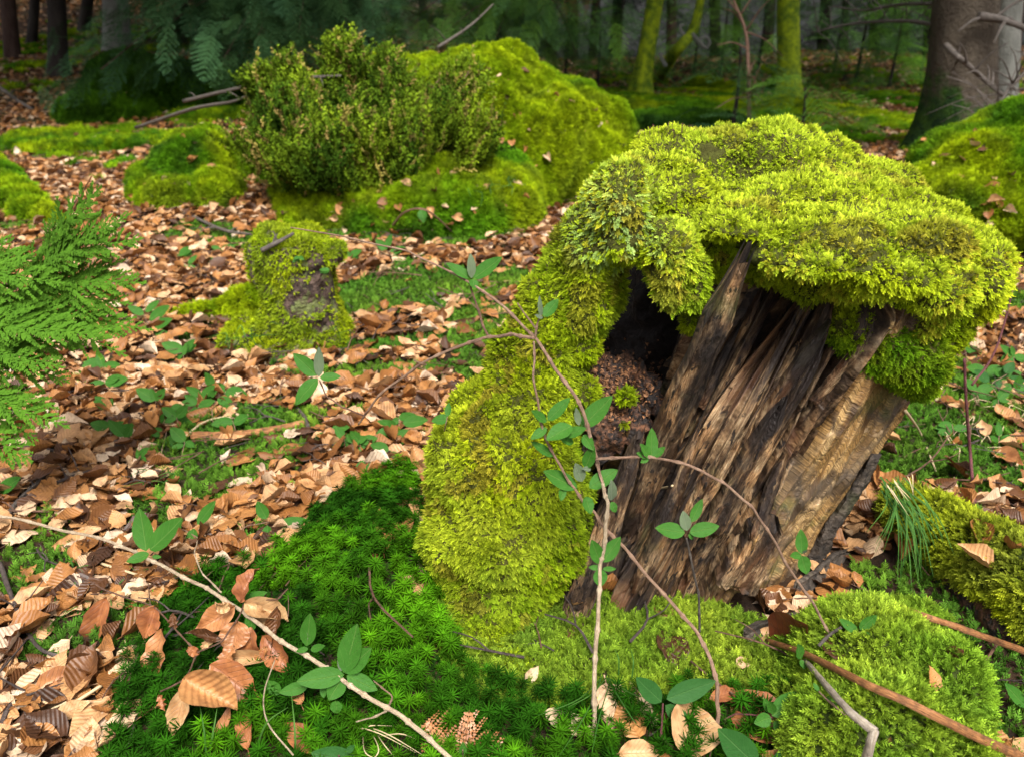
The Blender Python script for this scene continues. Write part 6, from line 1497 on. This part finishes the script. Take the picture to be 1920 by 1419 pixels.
sg = [((*c3(a, b), -.02), (*c3(c, d), -.05), (*c3(e, f), -.03)) for a, b, c, d, e, f in [(1290, 1305, 1400, 1320, 1560, 1400), (1330, 1290, 1450, 1330, 1600, 1418), (1400, 1310, 1440, 1370, 1480, 1418), (1350, 1320, 1390, 1300, 1470, 1300), (1420, 1340, 1500, 1330, 1560, 1350), (1380, 1300, 1420, 1390, 1380, 1440), (1360, 1310, 1370, 1400, 1440, 1430)]]
blades('dry_grass', 'pale tangled root hairs below the long stem at the bottom', sg, 'straw', .0010)
# green moss-floor grass, thin, left litter
sg = []
for i in range(18):
    bx, by = r_.uniform(180, 560), r_.uniform(700, 900); sg.append(((*c3(bx, by), -.01), (*c3(bx + r_.uniform(-40, 40), by - r_.uniform(20, 60)), -.05), (*c3(bx + r_.uniform(-110, 110), by - r_.uniform(-20, 70)), -.04)))
blades('grass_tuft', 'sparse green grass blades in the litter behind the beech twig', sg, 'grass', .0013)

# R: dead bracken at the bottom
def bracken(label, base, tip, n, seed, w=.16, name='dead_bracken', cat='fern'):
    r = random.Random(seed); A_, B_ = place(base), place(tip); ax = (B_ - A_); L = ax.length; ax.normalize(); nn = Vector((0, -.5, .85)); nn = (nn - ax * nn.dot(ax)).normalized(); sd_ = ax.cross(nn)
    t = thing(name, A_, label, cat); V, Fc, UV = tube([A_, A_.lerp(B_, .5) + nn * .006, B_], .0014, .0006, 5, 10); part('rachis', mesh('rachis', V, Fc, M['stalk'], UV), t)
    for i in range(n):
        u = .1 + .88 * i / n; c = A_.lerp(B_, u) + nn * .006 * 4 * u * (1 - u); l = L * w * 2.2 * math.sin(math.pi * (.2 + .75 * u))
        for s in (-1, 1):
            d = (sd_ * s + ax * .35 + nn * r.uniform(-.4, .3)).normalized(); Vp, Fp_, Up = [], [], []
            m = max(3, int(l / .0045))
            for k in range(m):
                q = c + d * l * k / m + nn * (-.1 * l * (k / m) ** 2); ll = .0075 * (1 - .6 * k / m)
                for s2 in (-1, 1):
                    e = (ax * s2 + d * .4 + nn * r.uniform(-.3, .3)).normalized(); o = len(Vp); Vp += [q, q + e * ll * .5 + d * .0022, q + e * ll, q + e * ll * .5 - d * .0022]; Up += [(.3, .3)] * 4; Fp_.append((o, o + 1, o + 2, o + 3))
            part('pinna', mesh('pinna', Vp, Fp_, M['l_ora'], Up, smooth=False), t)
bracken('brown dead bracken frond flat on the moss at the bottom centre', (*c3(1560, 1300), -.02), (*c3(1900, 1400), -.03), 9, 1)
bracken('curled brown bracken tip pointing up at the bottom centre', (*c3(1740, 1420), -.01), (*c3(1760, 1240), -.06), 7, 2, .12)
bracken('small brown bracken fragment left of the curled tip', (*c3(1680, 1420), -.02), (*c3(1590, 1290), -.04), 7, 3, .14)

# P: cypress spray at the left edge
CYG = mat_green_leaf('cypress_scale', (.040, .125, .008), (.11, .25, .014), (.10, .22, .02), 3, .85)
M['cyp'] = CYG
def cyp_frond(name, A_, B_, wid, seed, sag=.03):
    r = random.Random(seed); ax = B_ - A_; L = ax.length; ax.normalize(); nn = Vector((r.uniform(-.3, .3), -.75, .6)); nn = (nn - ax * nn.dot(ax)).normalized(); sd_ = ax.cross(nn)
    V, Fc, UV = [], [], []
    def strip(p, q, w, n_=None):
        d = (q - p).normalized(); s = d.cross(nn).normalized() * w; o = len(V); m = p.lerp(q, .55)
        V.extend([p - s * .7, p + s * .7, m + s, q, m - s]); UV.extend([(.2, .2), (.8, .2), (.8, .6), (.5, 1), (.2, .6)]); Fc.append((o, o + 1, o + 2, o + 3, o + 4))
    n = int(L / .0085)
    for i in range(n):
        u = (i + .5) / n; c = A_.lerp(B_, u) + Vector((0, 0, -sag * u * u)) + nn * .01 * math.sin(u * 5)
        strip(c - ax * L / n, c + ax * L / n * .3, .0020)
        l = wid * 1.25 * math.sin(math.pi * (.16 + .84 * u) ** .75) * r.uniform(.55, 1.2); s = 1 if i % 2 else -1
        d = (ax * r.uniform(.75, 1.1) + sd_ * s * r.uniform(.5, .75) + nn * r.uniform(-.35, .35)).normalized(); dn = Vector((0, 0, -.3))
        m = max(3, int(l / .0045)); pq = c
        for k in range(m):
            v = (k + .6) / m; q = c + d * l * v + dn * l * v * v * .5 + ax * l * .18 * v * v; strip(pq, q, .0017); 
            ll = min(.017, l * .38) * (1 - .65 * v) * r.uniform(.8, 1.2)
            for s2 in (-1, 1):
                e = (d * .9 + d.cross(nn) * s2 * r.uniform(.3, .7) + nn * r.uniform(-.45, .45) + dn * .3).normalized(); strip(q, q + e * ll, .0022)
            pq = q
    return mesh(name, V, Fc, M['cyp'], UV, smooth=False)
cy = Plant('cypress_branch', 'feathery green cypress branch entering from the left edge', 'cypress', (-80, 620, 1.62))
cy.stem([(-120, 640, 1.62), (0, 600, 1.6), (80, 510, 1.58), (115, 440, 1.57), (172, 330, 1.56)], .005, .0014, 'stalk', False, 'branch')
for k, (a, b, w) in enumerate([((100, 470, 1.58), (178, 318, 1.55), .05), ((60, 530, 1.58), (235, 365, 1.53), .055), ((80, 500, 1.57), (258, 415, 1.52), .055), ((60, 540, 1.58), (265, 500, 1.52), .06), ((20, 580, 1.58), (225, 455, 1.55), .05), ((0, 590, 1.58), (280, 590, 1.50), .06),
                               ((-60, 560, 1.6), (80, 430, 1.56), .05), ((-80, 500, 1.6), (60, 470, 1.55), .055), ((-80, 600, 1.58), (90, 560, 1.52), .06), ((-80, 640, 1.56), (150, 620, 1.48), .06), ((-60, 660, 1.55), (120, 690, 1.46), .06), ((-80, 720, 1.52), (100, 740, 1.44), .055), ((-60, 760, 1.5), (60, 800, 1.42), .05),
                               ((0, 600, 1.56), (190, 560, 1.50), .055), ((-100, 560, 1.6), (40, 520, 1.5), .06), ((-90, 690, 1.52), (60, 640, 1.45), .06), ((90, 490, 1.58), (120, 370, 1.56), .045), ((40, 590, 1.55), (230, 640, 1.47), .05), ((20, 560, 1.57), (240, 540, 1.53), .06), ((50, 520, 1.6), (200, 400, 1.58), .05), ((-90, 520, 1.56), (110, 500, 1.5), .06), ((-90, 580, 1.54), (130, 590, 1.48), .06), ((-90, 650, 1.5), (110, 660, 1.43), .055), ((-80, 620, 1.5), (200, 600, 1.44), .055), ((-60, 800, 1.46), (50, 840, 1.4), .05), ((-90, 480, 1.62), (30, 440, 1.58), .05), ((-60, 740, 1.47), (120, 775, 1.4), .05)]):
    part('frond', cyp_frond('frond', atY(*a), atY(*b), w, k), cy.t)

# spore stalks on the cap, scraps in the hollow
V, Fc, UV = [], [], []; ps = []
for k in range(46):
    px, py = random.choice([(1240, 262), (1270, 258), (1215, 268), (1290, 262), (1180, 275), (1500, 330), (1640, 400), (1100, 400)]); px += random.uniform(-26, 26); py += random.uniform(-6, 8)
    a = hit(px, py, -.004); b_ = a + Vector((random.uniform(-.006, .006), random.uniform(-.006, .004), random.uniform(.012, .028))); ps.append(tube([a, a.lerp(b_, .6) + Vector((.001, 0, 0)), b_], .00035, .0003, 3, 5)); ps.append(tube([b_, b_ + Vector((.001, 0, .0015)), b_ + Vector((.002, 0, .002))], .0009, .0006, 4, 3))
v_, f_, u_ = joinm(ps); part('spore_stalks', mesh('spore_stalks', v_, f_, M['twig_red'], u_), stump, kind='stuff')
